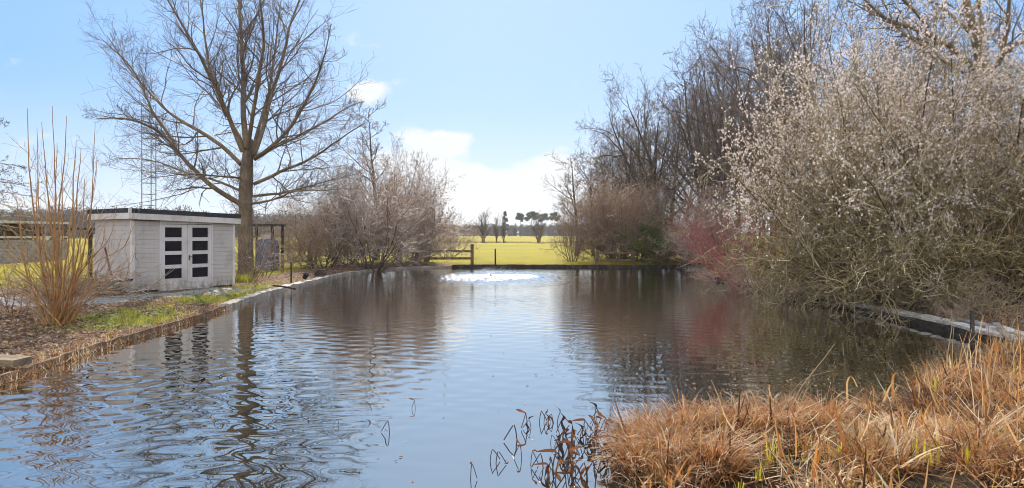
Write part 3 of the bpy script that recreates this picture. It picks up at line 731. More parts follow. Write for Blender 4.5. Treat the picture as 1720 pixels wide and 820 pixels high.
# ------------------------------------------------------------------ garden shed
def painted(name, c, dirt, rough=.6):
    n = N(name); p = n.obj()
    f = n.noise(n.map(p, (1, 1, .6)), 2.2, 6, .65); g2 = n.noise(n.map(p, (6, 6, .6)), 4, 5, .6)
    col = n.mix(n.rng(f, .42, .75, 0, .75), c, dirt); col = n.mix(n.rng(g2, .55, .75, 0, .45), col, dirt)
    sz_ = n.new('ShaderNodeSeparateXYZ'); n.l.new(p, sz_.inputs[0])
    col = n.mix(n.math('MULTIPLY', n.rng(sz_.outputs[2], .5, .0, 0, .8), n.rng(n.noise(n.map(p, (3, 3, 1)), 3, 5, .7), .35, .65)), col, (.13, .12, .07))
    return n.done(col, rough, n.bump(g2, .006, .5), spec=.25)
def timber(name, c1, c2, c3, rough=.85):
    n = N(name); p = n.obj(); f = n.noise(n.map(p, (1.2, 1.2, 1.2)), 4, 6, .65); f2 = n.noise(n.map(p, (3, 12, 12)), 5, 5, .65)
    col = n.ramp(f, [(.3, c1), (.52, c2), (.72, c3)]); col = n.mix(n.rng(f2, .45, .7, 0, .7), col, c1)
    return n.done(col, rough, n.bump(f2, .012, .7), spec=.2)
M['shed_paint'] = painted('shed_paint', (.45, .41, .385), (.30, .26, .23))
M['door_paint'] = painted('door_paint', (.56, .52, .50), (.38, .34, .3))
M['fascia_paint'] = painted('fascia_paint', (.60, .55, .51), (.30, .26, .22))
M['felt'] = bark('roof_felt', (.022, .022, .026), (.05, .05, .056), None, 6, .85, .006)
n = N('dark_glass'); WG = n.done((.012, .012, .018), .12, n.bump(n.noise(n.obj(), 5, 2), .004, .4), spec=.5); M['glass'] = WG
M['iron'] = bark('iron', (.03, .027, .025), (.08, .065, .05), None, 9, .5, .003)
M['galv'] = bark('galvanised_steel', (.2, .2, .205), (.34, .34, .34), None, 4, .45, .002)
M['old_timber'] = timber('old_timber', (.10, .075, .05), (.23, .17, .11), (.34, .27, .19))
M['dark_timber'] = timber('dark_timber', (.022, .018, .016), (.06, .048, .038), (.12, .095, .07))
M['grey_timber'] = timber('grey_timber', (.16, .14, .12), (.34, .31, .28), (.52, .49, .45))
M['pale_timber'] = timber('pale_timber', (.32, .28, .22), (.68, .62, .53), (.84, .79, .7))
M['brown_timber'] = timber('brown_timber', (.09, .055, .035), (.2, .125, .08), (.3, .2, .13))

def build_shed():
    ax, ay = -10.3, 18.44; th = math.atan2(2.54, 1.70); Wd, Ld, H = 3.06, 2.07, 1.97
    root = empty('garden_shed', (ax, ay, .235), th, 'pale painted wooden shed with glazed double doors and flat black-edged roof', 'shed')
    bh = .128
    def boards(name, x0, x1, y0, y1, z0, z1):
        g = Geo(); z = z0; i = 0
        while z < z1 - .01:
            h = min(bh, z1 - z); o = .0015 * ((i * 7) % 3)
            cx_, cy_, dx, dy = (x0 + x1) / 2, (y0 + y1) / 2, x1 - x0, y1 - y0
            g.box((cx_, cy_, z + h / 2), (dx + o, dy + o, h - .008))
            g.box((cx_, cy_, z + h - .0045), (dx - .013, dy - .013, .012))
            z += h; i += 1
        return g.build(name, M['shed_paint'], root)
    t = .045; d0, d1 = .775, 2.30
    boards('wall', .0, d0 - .05, 0, t, .05, H)
    boards('wall', d1 + .05, Wd, 0, t, .05, H)
    boards('wall', 0, t, t, Ld - t, .05, H + .1); boards('wall', Wd - t, Wd, t, Ld - t, .05, H + .0); boards('wall', 0, Wd, Ld - t, Ld, .05, H)
    box_obj('plinth', M['dark_timber'], (Wd / 2, Ld / 2, .0), (Wd - .06, Ld - .06, .14), root)
    box_obj('floor', M['dark_timber'], (Wd / 2, Ld / 2, .085), (Wd - .12, Ld - .12, .03), root)
    for x in (-.012, Wd + .012): box_obj('corner_trim', M['fascia_paint'], (x + (.02 if x < 1 else -.02), -.012, H / 2 + .02), (.075, .035, H - .03), root, bev=.004)
    box_obj('corner_trim', M['fascia_paint'], (-.02, .03, H / 2 + .02), (.03, .075, H - .03), root, bev=.004)
    # door frame, then the two leaves with their four dark panes each
    g = Geo(); zt = 1.87
    for x in (d0 - .025, d1 + .025): g.box((x, .0, zt / 2 + .03), (.05, .075, zt))
    g.box(((d0 + d1) / 2, 0, zt + .085), (d1 - d0 + .1, .078, .11)); g.box(((d0 + d1) / 2, -.01, .035), (d1 - d0 + .1, .09, .04))
    g.build('door_frame', M['door_paint'], root)
    lw = (d1 - d0) / 2 - .008
    for k in range(2):
        x0 = d0 + .004 + k * (lw + .008); g = Geo()
        st_l, st_r = (.10, .15) if k == 0 else (.15, .10)
        zb, ztop = .06, 1.885
        g.box((x0 + st_l / 2, -.012, (zb + ztop) / 2), (st_l, .045, ztop - zb)); g.box((x0 + lw - st_r / 2, -.012, (zb + ztop) / 2), (st_r, .045, ztop - zb))
        xm, wm = x0 + st_l + (lw - st_l - st_r) / 2, lw - st_l - st_r
        edges = [(1.80, ztop)]; zc = 1.80; panes = []
        for j in range(4):
            panes.append((zc - .285, zc)); zc -= .285
            nx = .105 if j < 3 else zc - zb
            edges.append((zc - nx, zc)); zc -= nx
        for a, b in edges: g.box((xm, -.009, (a + b) / 2), (wm - .002, .038, b - a))
        d = g.build('door', M['door_paint'], root)
        for a, b in panes: box_obj('pane', M['glass'], (xm, .004, (a + b) / 2), (wm - .004, .012, b - a - .004), d)
        if k == 1:
            g = Geo(); g.box((x0 + .055, -.042, .93), (.03, .014, .13)); g.tubes([[(x0 + .055, -.05, .96), (x0 + .055, -.085, .96), (x0 + .12, -.085, .955)]], [[.008] * 3], 6, cap=True)
            g.build('handle', M['iron'], d)
    # roof: black felt deck over a pale fascia, falling a little to the right
    tilt = Matrix.Rotation(R(1.6), 3, 'Y'); g = Geo(); cz = 2.16; o = .13
    def rot(x, y, z): v = tilt @ Vector((x - Wd / 2, y - Ld / 2, z)); return (v.x + Wd / 2, v.y + Ld / 2, v.z + cz)
    roof = None
    g.box(rot(Wd / 2, Ld / 2, -.02), (Wd + 2 * o - .03, Ld + 2 * o - .03, .1), tilt); roof = g.build('roof', M['felt'], root)
    g = Geo()
    for y in (-o, Ld + o): g.box(rot(Wd / 2, y, .04), (Wd + 2 * o + .05, .05, .13), tilt)
    for x in (-o, Wd + o): g.box(rot(x, Ld / 2, .043), (.05, Ld + 2 * o + .045, .125), tilt)
    g.build('felt_edge', M['felt'], roof)
    for y in (-o - .005, Ld + o + .005):
        g = Geo(); g.box(rot(Wd / 2, y, -.105), (Wd + 2 * o + .03, .03, .17), tilt); g.build('fascia', M['fascia_paint'], roof)
    for x in (-o - .005, Wd + o + .005):
        g = Geo(); g.box(rot(x, Ld / 2, -.103), (.03, Ld + 2 * o - .03, .165), tilt); g.build('fascia', M['fascia_paint'], roof)
    box_obj('fascia_joint', M['fascia_paint'], rot(-o - .02, -o - .022, -.04), (.07, .05, .27), roof, tilt)
build_shed()

# post-and-beam frame behind the shed, steel lattice mast
root = empty('garden_pergola', tuple(px(148, 470, 20.6) * [1, 1, 0] + [0, 0, .22]), .15, 'rough dark timber frame with a pale post standing left of the shed', 'pergola')
box_obj('beam', M['dark_timber'], (-.15, 0, 1.78), (1.5, .1, .07), root); box_obj('post', M['dark_timber'], (.06, 0, .85), (.09, .09, 1.8), root)
box_obj('post', M['pale_timber'], (.2, .02, .78), (.09, .08, 1.68), root); box_obj('post', M['old_timber'], (-.85, 0, .85), (.08, .08, 1.8), root)
b = px(251, 470, 32); root = empty('lattice_mast', (b[0], 32, .2), .25, 'thin grey steel lattice mast standing behind the shed', 'mast')
legs = [(-.3, -.1), (.3, -.1), (-.02, .38)]; top = 7.75
for x, y in legs:
    g = Geo(); g.tubes([[(x, y, -.1), (x, y, top / 2), (x, y, top)]], [[.024] * 3], 6); g.build('leg', M['galv'], root)
for k in range(15):
    z = .4 + k * .52; g = Geo()
    for i in range(3):
        a, c = legs[i], legs[(i + 1) % 3]; g.tubes([[(a[0], a[1], z), ((a[0] + c[0]) / 2, (a[1] + c[1]) / 2, z), (c[0], c[1], z)]], [[.014] * 3], 5)
    if k == 5: g.tubes([[(-.3, -.1, z), (-.38, -.1, z + .02), (-.42, -.1, z + .1)]], [[.016] * 3], 5)
    g.build('rung', M['galv'], root)

# field shelter far left
def field_shelter():
    a, c = px(-60, 430, 34.5), px(112, 430, 42.0); a[2] = c[2] = .2
    dv = c - a; Ln = float(np.linalg.norm(dv)); th = math.atan2(dv[1], dv[0])
    root = empty('field_shelter', tuple(a), th, 'long low open-fronted timber shelter with pale roof edge, far left behind the coppiced shrub', 'shelter')
    box_obj('roof', M['grey_timber'], (Ln / 2, 1.1, 2.33), (Ln + .3, 2.6, .07), root); box_obj('fascia', M['pale_timber'], (Ln / 2, -.22, 2.31), (Ln + .3, .03, .14), root)
    box_obj('back_wall', M['brown_timber'], (Ln / 2, 2.2, 1.12), (Ln, .05, 2.3), root)
    g = Geo()
    for k in range(8): g.box((Ln / 2, 0, .12 + k * .16), (Ln, .035, .148))
    g.build('front_boarding', M['grey_timber'], root)
    box_obj('rail', M['pale_timber'], (Ln / 2, -.03, 1.47), (Ln, .06, .11), root)
    for k in range(7): box_obj('post', M['dark_timber'], (k * Ln / 6, .07, 1.1), (.1, .1, 2.36), root)
    for k in range(6): box_obj('slatted_panel', M['brown_timber'], ((k + .5) * Ln / 6, .5 + (k % 3) * .3, 1.75), (Ln / 6 - .5 - (k % 2) * .4, .04, .62), root)
field_shelter()

# lean-to with the draped stack, right of the oak
Ys = 30.0; b = px(436, 450, Ys); root = empty('open_shelter', (b[0], Ys, .22), 0, 'small open shelter with dark flat roof on posts, right of the biggest trunk', 'shelter')
box_obj('roof', M['dark_timber'], (.05, .5, 2.02), (1.4, 1.6, .09), root)
for x in (-.55, .62): 
    for y in (-.15, 1.15): box_obj('post', M['dark_timber'], (x, y, .95), (.1, .1, 2.05), root)
n = N('tarpaulin'); f = n.noise(n.obj(), 4, 5, .6)
M['tarp'] = n.done(n.ramp(f, [(.3, (.045, .06, .11)), (.55, (.10, .13, .22)), (.75, (.24, .27, .36))]), .5, n.bump(f, .05, 1), spec=.4)
n = N('pale_sack'); M['sack'] = n.done(n.ramp(n.noise(n.obj(), 6, 4), [(.3, (.42, .36, .34)), (.7, (.68, .6, .57))]), .8)
def lumpy(name, mat, dims, seed, label, cat, loc, cuts=14, amp=.06, parent=None):
    rng = np.random.default_rng(seed); g = Geo(); th = np.linspace(0, 2 * math.pi, 28, endpoint=False); V = []
    hs_ = np.r_[np.linspace(0, 1, cuts), 1.0]; sh = np.r_[np.full(cuts - 2, 1.0), .92, .75, .0]
    for j, (h, s_) in enumerate(zip(hs_, sh)):
        pwr = 4; c, si = np.cos(th), np.sin(th); rr = (np.abs(c) ** pwr + np.abs(si) ** pwr) ** (-1 / pwr)
        f = 1 + amp * np.sin(th * 7 + seed + 1.5 * np.sin(th * 3)) * (1.3 - h) + amp * .5 * np.sin(th * 13 + h * 3)
        V.append(np.stack((dims[0] / 2 * rr * c * f * s_, dims[1] / 2 * rr * si * f * s_, np.full(28, h * dims[2]) + amp * .4 * np.sin(th * 2 + seed) * h), -1))
    V = np.array(V); idx = np.arange(V.shape[0] * 28).reshape(-1, 28)
    g.raw(V.reshape(-1, 3), np.stack((idx[:-1], np.roll(idx[:-1], -1, 1), np.roll(idx[1:], -1, 1), idx[1:]), -1).reshape(-1, 4))
    o = g.build(name, mat, parent, True); o.location = loc; return tag(o, label, cat)
lumpy('covered_stack', M['tarp'], (.85, .7, 1.42), 3, 'tall stack draped in blue-grey tarpaulin under the small open shelter', 'tarpaulin', (px(447, 440, Ys)[0], Ys + .2, .2))
lumpy('sack', M['sack'], (.42, .34, .28), 8, 'pale sack lying on top of the blue-grey draped stack', 'sack', (px(449, 440, Ys)[0], Ys + .2, 1.6), 8, .1)

# fences at the meadow gap
def rail_fence(u0, u1, Yd, vpost, vrails, posts, label):
    xs = [(u - CX) / F * Yd for u in (u0, u1)]; root = empty('rail_fence', (xs[0], Yd, .2), 0, label, 'fence')
    zt = lambda v: CAMZ - (v - HZ) / F * Yd - .2
    for u in posts: box_obj('post', M['brown_timber'], ((u - CX) / F * Yd - xs[0], 0, zt(vpost) / 2 - .1), (.17, .17, zt(vpost) + .2), root, bev=.01)
    for v in vrails: box_obj('rail', M['brown_timber'], ((xs[1] - xs[0]) / 2, -.1, zt(v)), (xs[1] - xs[0], .05, .13), root)
rail_fence(688, 793, 37.7, 410, (422, 434), (700, 793), 'brown two-rail timber fence left of the meadow gap')
rail_fence(1003, 1068, 37.3, 421, (425, 437), (1003, 1064), 'brown two-rail timber fence half hidden by the coppery shrubs')
def stake(u, vt, vb, Yd, r, label, mat):
    x = (u - CX) / F * Yd; zb = float(ground_z(np.array([x]), np.array([Yd]))[0]); zt = CAMZ - (vt - HZ) / F * Yd
    g = Geo(); g.tubes([[(0, 0, -.1), (.004, .0, (zt - zb) / 2), (-.003, 0, zt - zb)]], [[r, r, r * .96]], 8, cap=True)
    o = g.build('post', mat); o.location = (x, Yd, zb); tag(o, label, 'post')
stake(832, 418, 445, 37.5, .045, 'thin dark post alone in the meadow gap', M['dark_timber'])
stake(489, 440, 474, 24.2, .03, 'short dark stake on the left bank by the pale edging', M['dark_timber'])
stake(1633, 522, 590, 11.3, .035, 'dark stake in the water before the weathered planks', M['dark_timber'])

# ------------------------------------------------------------------ edgings of the pond
def offset_line(pts, off, K):
    p = resample(np.c_[np.array(pts), np.zeros(len(pts))], K)[:, :2]; t = np.gradient(p, axis=0); t /= np.linalg.norm(t, axis=1, keepdims=True)
    return p + np.stack((-t[:, 1], t[:, 0]), -1) * off
def strip(pts, K, o0, o1, ztop, zbot, seed, wob=.012):
    """a kerb: a solid running along a line, from offset o0 to o1 to its left"""
    rng = np.random.default_rng(seed); a, c = offset_line(pts, o0, K), offset_line(pts, o1, K)
    w = np.cumsum(rng.standard_normal(K)) * wob * .3; w -= np.linspace(w[0], w[-1], K); w += wob * rng.standard_normal(K)
    wl_ = wob * rng.standard_normal((K, 1)); a = a + wl_; c = c + wl_
    z = ztop + w
    V = np.stack((np.c_[a, np.full(K, zbot)], np.c_[a, z], np.c_[c, z + .3 * wob * rng.standard_normal(K)], np.c_[c, np.full(K, zbot)]), 1)
    idx = np.arange(K * 4).reshape(K, 4); q = np.stack((idx[:-1], np.roll(idx[:-1], -1, 1), np.roll(idx[1:], -1, 1), idx[1:]), -1).reshape(-1, 4)
    g = Geo(); g.raw(V.reshape(-1, 3), np.r_[q, [[0, 1, 2, 3]], [[K * 4 - 1, K * 4 - 2, K * 4 - 3, K * 4 - 4]]]); return g
g = strip([(-6.2, 5.0)] + [tuple(p) for p in POND[1:4]] + [(-7.0, 16.6)], 80, -.02, .03, .105, -.3, 1, .005)
tag(g.build('pond_edging', M['brown_timber']), 'thin weathered brown board edging along the near left bank', 'edging')
g = strip([(-7.0, 16.63)] + [tuple(p) for p in POND[4:9]] + [(-3.4, 36.98)], 90, -.05, .26, .11, -.3, 2, .012)
n = N('worn_stone'); f = n.noise(n.pos(), 3, 7, .7); f2 = n.noise(n.pos(), 22, 4, .6)
ST = n.done(n.mix(n.rng(f2, .4, .65, 0, .7), n.ramp(f, [(.32, (.16, .13, .1)), (.5, (.42, .38, .34)), (.66, (.6, .57, .53))]), (.2, .16, .12)), .75, n.bump(f2, .02, .8), spec=.3)
tag(g.build('pond_edging', ST), 'pale worn stone edging curving along the far left bank', 'edging')
g = strip([(9.3, 37.02), (3, 37.03), (-3.3, 37.02)], 60, -.02, .08, .165, -.3, 3, .008); g2 = strip([(2.9, 36.96), (-3.0, 36.95)], 24, -.02, .05, .185, -.3, 4, .006)
e = tag(g.build('pond_edging', M['dark_timber']), 'straight dark timber edging along the far end below the meadow', 'edging'); g2.build('facing_board', M['dark_timber'], e)
g = strip([(8.9, 36.9), (8.6, 33.0), (8.0, 26), (7.8, 19.7), (8.45, 16.9)], 60, -.06, .1, .14, -.3, 6, .03)
tag(g.build('pond_edging', M['dark_timber']), 'dark rotten edging under the shrubs along the right bank', 'edging')
# weathered planks on the right bank
root = empty('bank_boardwalk', (8.5, 14, .1), 0, 'pale weathered planks lying along the right bank, cracked at the near end', 'boardwalk')
def plank(p0, p1, w, z0, z1, th, mat, seed, nm='plank'):
    rng = np.random.default_rng(seed); p0, p1 = np.array(p0, float), np.array(p1, float); K = 9; t = np.linspace(0, 1, K)[:, None]
    c = p0 + (p1 - p0) * t; tt = (p1 - p0) / np.linalg.norm(p1 - p0); nn = np.array((-tt[1], tt[0])); z = z0 + (z1 - z0) * t[:, 0] + .006 * rng.standard_normal(K)
    a, b = c - nn * w / 2 + .006 * rng.standard_normal((K, 1)), c + nn * w / 2
    V = np.stack((np.c_[a, z - th], np.c_[a, z], np.c_[b, z + .008], np.c_[b, z - th]), 1) - np.array((8.5, 14, .1))
    idx = np.arange(K * 4).reshape(K, 4); q = np.stack((idx[:-1], np.roll(idx[:-1], -1, 1), np.roll(idx[1:], -1, 1), idx[1:]), -1).reshape(-1, 4)
    g = Geo(); g.raw(V.reshape(-1, 3), np.r_[q, [[0, 1, 2, 3]], [[K * 4 - 1, K * 4 - 2, K * 4 - 3, K * 4 - 4]]]); return g.build(nm, mat, root)
plank((8.42, 16.9), (8.5, 15.0), .3, .14, .16, .05, M['grey_timber'], 1); plank((8.47, 15.05), (8.42, 13.1), .33, .165, .17, .05, M['pale_timber'], 2)
plank((8.42, 13.2), (8.2, 11.6), .22, .18, .175, .05, M['pale_timber'], 3); plank((8.70, 13.3), (8.55, 11.5), .24, .2, .2, .05, M['grey_timber'], 4)
plank((8.2, 11.85), (8.05, 10.4), .2, .2, .17, .045, M['pale_timber'], 5); plank((8.5, 12.0), (8.35, 10.2), .26, .22, .2, .045, M['pale_timber'], 6); plank((8.75, 12.3), (7.95, 10.9), .1, .25, .22, .03, M['grey_timber'], 7)
plank((8.35, 16.8), (8.05, 10.5), .05, .1, .1, .3, M['dark_timber'], 8, 'bearer')

# near left: timber block; stick, bucket and dark lump farther along
x, y = gp(22, 606, .2); o = box_obj('timber_block', M['old_timber'], (0, 0, 0), (.5, .3, .09)); o.location = (x - .1, y, .2); o.rotation_euler = (0, R(2), -.12); tag(o, 'short sawn timber block on the bank at the left photo edge', 'block')
g = Geo(); a = np.array((*gp(458, 481, .2), .22)); c = np.array((*gp(497, 486, .1), .1)); g.tubes(resample([a, (a + c) / 2 + (0, 0, .03), c], 6), np.full(6, .03), 6, cap=True)
tag(g.build('stick', M['dark_timber']), 'dark stick poking over the pale edging into the water', 'stick')
x, y = gp(511, 467, .22); g = Geo(); th = np.linspace(0, 2 * math.pi, 20, endpoint=False)
prof = [(.0, 0), (.08, 0), (.1, .19), (.11, .193), (.11, .205), (.093, .205), (.077, .015), (0, .015)]
V = np.array([[(r * math.cos(t), r * math.sin(t), z) for t in th] for r, z in prof]); idx = np.arange(len(prof) * 20).reshape(-1, 20)
g.raw(V.reshape(-1, 3), np.stack((idx[:-1], np.roll(idx[:-1], -1, 1), np.roll(idx[1:], -1, 1), idx[1:]), -1).reshape(-1, 4))
o = g.build('bucket', M['felt'], None, True); o.location = (x, y, .2); o.rotation_euler = (.1, .5, 0); tag(o, 'black bucket lying on the left bank beyond the dark stake', 'bucket')
lumpy('stone', M['dark_timber'], (.4, .3, .19), 5, 'dark stone heap at the foot of the left shrubs', 'stone', (*gp(538, 461, .2), .15), 7, .14)

# scrap heap against the shed's side
rng = np.random.default_rng(12); HG = 'boards and poles in the scrap heap beside the shed'
for k, (u0, v0, u1, v1, Yd, w, th, mat, lab) in enumerate([
        (186, 470, 216, 490, 17.6, .10, .03, 'grey_timber', 'grey board leaning in the scrap heap nearest the shed corner'), (168, 494, 200, 474, 17.3, .12, .03, 'pale_timber', 'pale board lying across the front of the scrap heap'),
        (150, 488, 205, 492, 17.1, .1, .05, 'old_timber', 'brown beam at the bottom of the scrap heap'), (158, 478, 222, 470, 18.2, .09, .05, 'dark_timber', 'dark pole along the shed wall in the scrap heap'),
        (176, 415, 187, 462, 17.9, .035, .03, 'red_pole', 'thin dark red pole leaning against the shed side wall'), (128, 486, 168, 480, 17.5, .11, .03, 'dark_timber', 'dark board at the left end of the scrap heap')]):
    if mat == 'red_pole' and mat not in M: M['red_pole'] = bark('red_pole', (.14, .02, .03), (.22, .04, .05), None, 6)
    a, c = px(u0, v0, Yd), px(u1, v1, Yd + rng.uniform(-.3, .3)); a[2] = max(a[2], .24); c[2] = max(c[2], .24)
    dv = Vector(c - a); o = box_obj('pole' if 'pole' in lab else 'board', M[mat], (0, 0, 0), (dv.length, w, th)); o.location = Vector((a + c) / 2); o.rotation_euler = dv.to_track_quat('X', 'Z').to_euler(); tag(o, lab, 'board', HG)
g = Geo(); Nn = 420; ctr = np.stack((rng.normal(-10.9, .75, Nn), rng.normal(17.35, .4, Nn), np.abs(rng.normal(0, .26, Nn)) + .2), -1)
D = np.stack((rng.normal(0, 1, Nn), rng.normal(0, .8, Nn), rng.normal(.12, .35, Nn)), -1); P, Rr = grow(rng, ctr, D, rng.uniform(.3, 1.1, Nn), rng.uniform(.005, .016, Nn), 6, .15, -.03, .4)
P[..., 2] = np.maximum(P[..., 2], .21); g.tubes(P, Rr, 4, rng.random(Nn)); tag(g.build('brushwood', M['dead_twig']), 'loose heap of cut brushwood against the shed side', 'brushwood', None, 'stuff')

# ------------------------------------------------------------------ coppiced shrub in the left foreground and its neighbours
def coppice():
    rng = np.random.default_rng(9); YT = 12.2; base = px(100, 546, YT); base[2] = .22
    root = empty('coppiced_shrub', tuple(base), 0, 'orange-brown coppiced shrub with long straight whips on the near left bank', 'shrub')
    loc = lambda u, v, dy=0.: px(u, v, YT + dy) - base
    tall = [(46, 182), (62, 215), (70, 205), (88, 178), (104, 268), (112, 195), (128, 235), (136, 250), (160, 205), (163, 262), (60, 290), (28, 330), (80, 330), (142, 300), (96, 240)]
    side = [(232, 400), (226, 350), (-30, 410), (-14, 360), (218, 440), (4, 440), (-20, 470), (12, 400), (30, 372), (185, 400), (205, 430), (196, 345), (178, 370), (214, 470), (150, 385), (120, 360), (64, 380), (-10, 520), (46, 420), (166, 440), (90, 400)]
    P = []; Rr = []
    for i, (u, v) in enumerate(tall + side):
        s = i < len(tall); b0 = np.array((rng.normal(0, .13), rng.normal(0, .13), -.08)); tip = loc(u, v, rng.uniform(-.7, .7)); 
        mid = b0 + (tip - b0) * np.array((.62, .5, .34)) if s else b0 + (tip - b0) * np.array((.45, .45, .55)); mid2 = b0 + (tip - b0) * np.array((.9, .8, .68))
        q = resample([b0, mid, mid2, tip], 16); q[1:-1] += np.cumsum(rng.standard_normal((14, 3)) * .012, 0) * np.sin(np.linspace(0, 3.1, 14))[:, None]
        r0 = rng.uniform(.014, .021) if s else rng.uniform(.009, .014); rr = r0 * (np.linspace(1, 0, 16) ** .75 * .8 + .2)
        g = Geo(); g.tubes(q, rr, 7, cap=False); g.build('stem', M['hazel_stem'], root, True); P.append(q); Rr.append(rr)
    P, Rr = np.array(P), np.array(Rr); g = Geo()
    P1, R1 = grow(rng, *kids(rng, P, Rr, 7, .12, .8, 34, 10, .33, .4, .6, .5, .005), 7, .07, .05, .3); g.tubes(P1, R1, 4, rng.random(len(P1)))
    P2, R2 = grow(rng, *kids(rng, P1, R1, 4, .2, 1, 38, 12, .45, .3, .4, .6, .0032), 5, .12, .03, .4); g.tubes(P2, R2, 3, rng.random(len(P2)))
    b0 = np.stack((rng.normal(0, .2, 70), rng.normal(0, .2, 70), np.full(70, -.03)), -1); D = np.stack((rng.normal(0, .6, 70), rng.normal(0, .5, 70), np.ones(70)), -1)
    P3, R3 = grow(rng, b0, D, rng.uniform(.4, 1.5, 70), rng.uniform(.004, .008, 70), 7, .08, .03, .3); g.tubes(P3, R3, 3, rng.random(70))
    g.build('crown', M['hazel_twig'], root)
coppice()
whip = shrub_proto('sapling_shrub', 61, 1.9, 12, .7, .014, 6, 5, 0, M['brown_timber'], M['brown_twig'], up=.02, gnarl=.1, base=.25)
put(whip, 417, 23.2, 392, 1.8, .5, 'reddish-brown twiggy shrub at the right end of the shed', 'shrub', None, .95)
put(whip, 440, 25.5, 378, 1.8, 2.5, 'low brown twigs between the shed shrub and the dark stake', 'shrub', None, .9)
put(whip, 22, 12.9, 415, 1.8, 3.5, 'thin low shrub left of the coppiced shrub at the photo edge', 'shrub', None, 1.1)
put(whip, 476, 28, 420, 1.8, 1.5, 'low tangled twigs beyond the dark stake', 'shrub', None, 1.4)
put(S_brown, 515, 31.0, 385, 3.9, .9, 'small brown shrub beside the stump on the left bank', 'shrub', SG, .7)
g = Geo(); x, y = gp(521, 446, .2); q = resample([(0, 0, -.1), (.02, 0, .5), (-.02, 0, 1.0), (.03, 0, 1.28)], 8); g.tubes(q, [.19, .16, .15, .145, .14, .14, .13, .11], 10, cap=True)
st = g.build('tree_stump', M['grey_bark'], None, True); st.location = (x, y, .2); tag(st, 'cut dark tree stump before the left-hand shrubs', 'stump')
g = Geo(); g.tubes(resample([(-.05, 0, .7), (-.3, 0, 1.2), (-.75, .1, 1.5), (-1.0, .1, 1.45)], 8), np.linspace(.05, .015, 8), 6); g.build('branch', M['grey_bark'], st)

# larch whose branches enter at the left edge
def larch():
    rng = np.random.default_rng(15); YT = 27.0; base = px(-70, 470, YT); base[2] = .2
    root = empty('conifer_tree', tuple(base), 0, 'dark conifer whose drooping tufted branches enter at the left edge', 'tree')
    g = Geo(); q = resample([(0, 0, -.1), (.05, 0, 4), (0, 0, 8.4)], 10); g.tubes(q, np.linspace(.22, .03, 10), 8); g.build('trunk', M['grey_bark'], root, True)
    g = Geo(); nb_ = 46; z = rng.uniform(1.6, 8, nb_); a = rng.random(nb_) * 6.28; b0 = np.stack((0 * z, 0 * z, z), -1); D = np.stack((np.cos(a), np.sin(a), np.full(nb_, .12)), -1)
    P, Rr = grow(rng, b0, D, (8.9 - z) * .42 + .5, np.full(nb_, .03), 10, .06, -.035, .2); g.tubes(P, Rr, 5, rng.random(nb_))
    P1, R1 = grow(rng, *kids(rng, P, Rr, 12, .15, 1, 60, 10, .35, .3, .5, .4, .006, .7), 6, .1, -.03, .3); g.tubes(P1, R1, 3, rng.random(len(P1))); g.build('crown', M['grey_twig'], root)
    pts = P1[:, 1:].reshape(-1, 3); pts = np.repeat(pts, 4, 0) + rng.normal(0, .035, (len(pts) * 4, 3)); m = len(pts); a = unit(rng.standard_normal((m, 3))) * .045; b = unit(np.cross(a, rng.standard_normal((m, 3)))) * .012
    g = Geo(); g.cards(pts, a, b, rng.random(m)); g.build('needles', M['needle'], root)
larch()

# ------------------------------------------------------------------ meadow trees, pines and the far wood
FG = 'bare trees along the meadow ditch'
field = tree_proto('bare_tree', 27, 8, .3, 14, 40, .5, 6, 4, 0, M['grey_bark'], M['grey_twig'], up=.07, t0=.12, stems=3, twr=.03)
for o_ in field.children: o_.data.materials[0] = M['oak_bark'] if o_.name.startswith('trunk') else M['oak_twig']
put(field, 812, 119, 360, 8, 1.2, 'round bare tree by the meadow ditch, left of the narrow ones', 'tree', FG, 1.0)
put(field, 834, 121, 368, 8, .2, 'narrow bare tree by the ditch right of the round one', 'tree', FG, .6)
put(field, 846, 124, 366, 8, 3.2, 'narrow bare tree by the ditch, middle of the meadow gap', 'tree', FG, .5)
put(field, 905, 122, 364, 8, 2.2, 'bare tree by the ditch before the flat-topped pines', 'tree', FG, .9)
def pine_proto(seed, H, flat):
    rng = np.random.default_rng(seed); root = empty('pine_tree'); g = Geo(); q = resample([(0, 0, -.3), (rng.normal(0, .3), 0, H * .5), (rng.normal(0, .3), 0, H * .95)], 8); g.tubes(q, np.linspace(.17, .07, 8), 6); g.build('trunk', M['grey_bark'], root)
    g = Geo(); c = []
    for k in range(20 if flat else 15):
        if flat: r = rng.random() ** .5 * 2.9; a = rng.random() * 6.28; ctr = (r * math.cos(a), r * math.sin(a), H * .9 - .3 * r + rng.normal(0, 1.0)); rad = (1.1, 1.1, .8)
        else: zf = rng.random(); r = (1 - zf) * 1.9; a = rng.random() * 6.28; ctr = (r * math.cos(a), r * math.sin(a), H * (.3 + .68 * zf)); rad = (.7, .7, .6)
        c.append(np.array(ctr) + unit(rng.standard_normal((150, 3))) * rng.random((150, 1)) ** .5 * np.array(rad))
    c = np.concatenate(c); m = len(c); a = unit(rng.standard_normal((m, 3))) * .26; b = unit(np.cross(a, rng.standard_normal((m, 3)))) * .13; g.cards(c, a, b, rng.random(m)); g.build('crown', M['needle'], root); return root
pf, pc = pine_proto(3, 12, True), pine_proto(4, 12, False); PG = 'dark pines standing beyond the meadow'
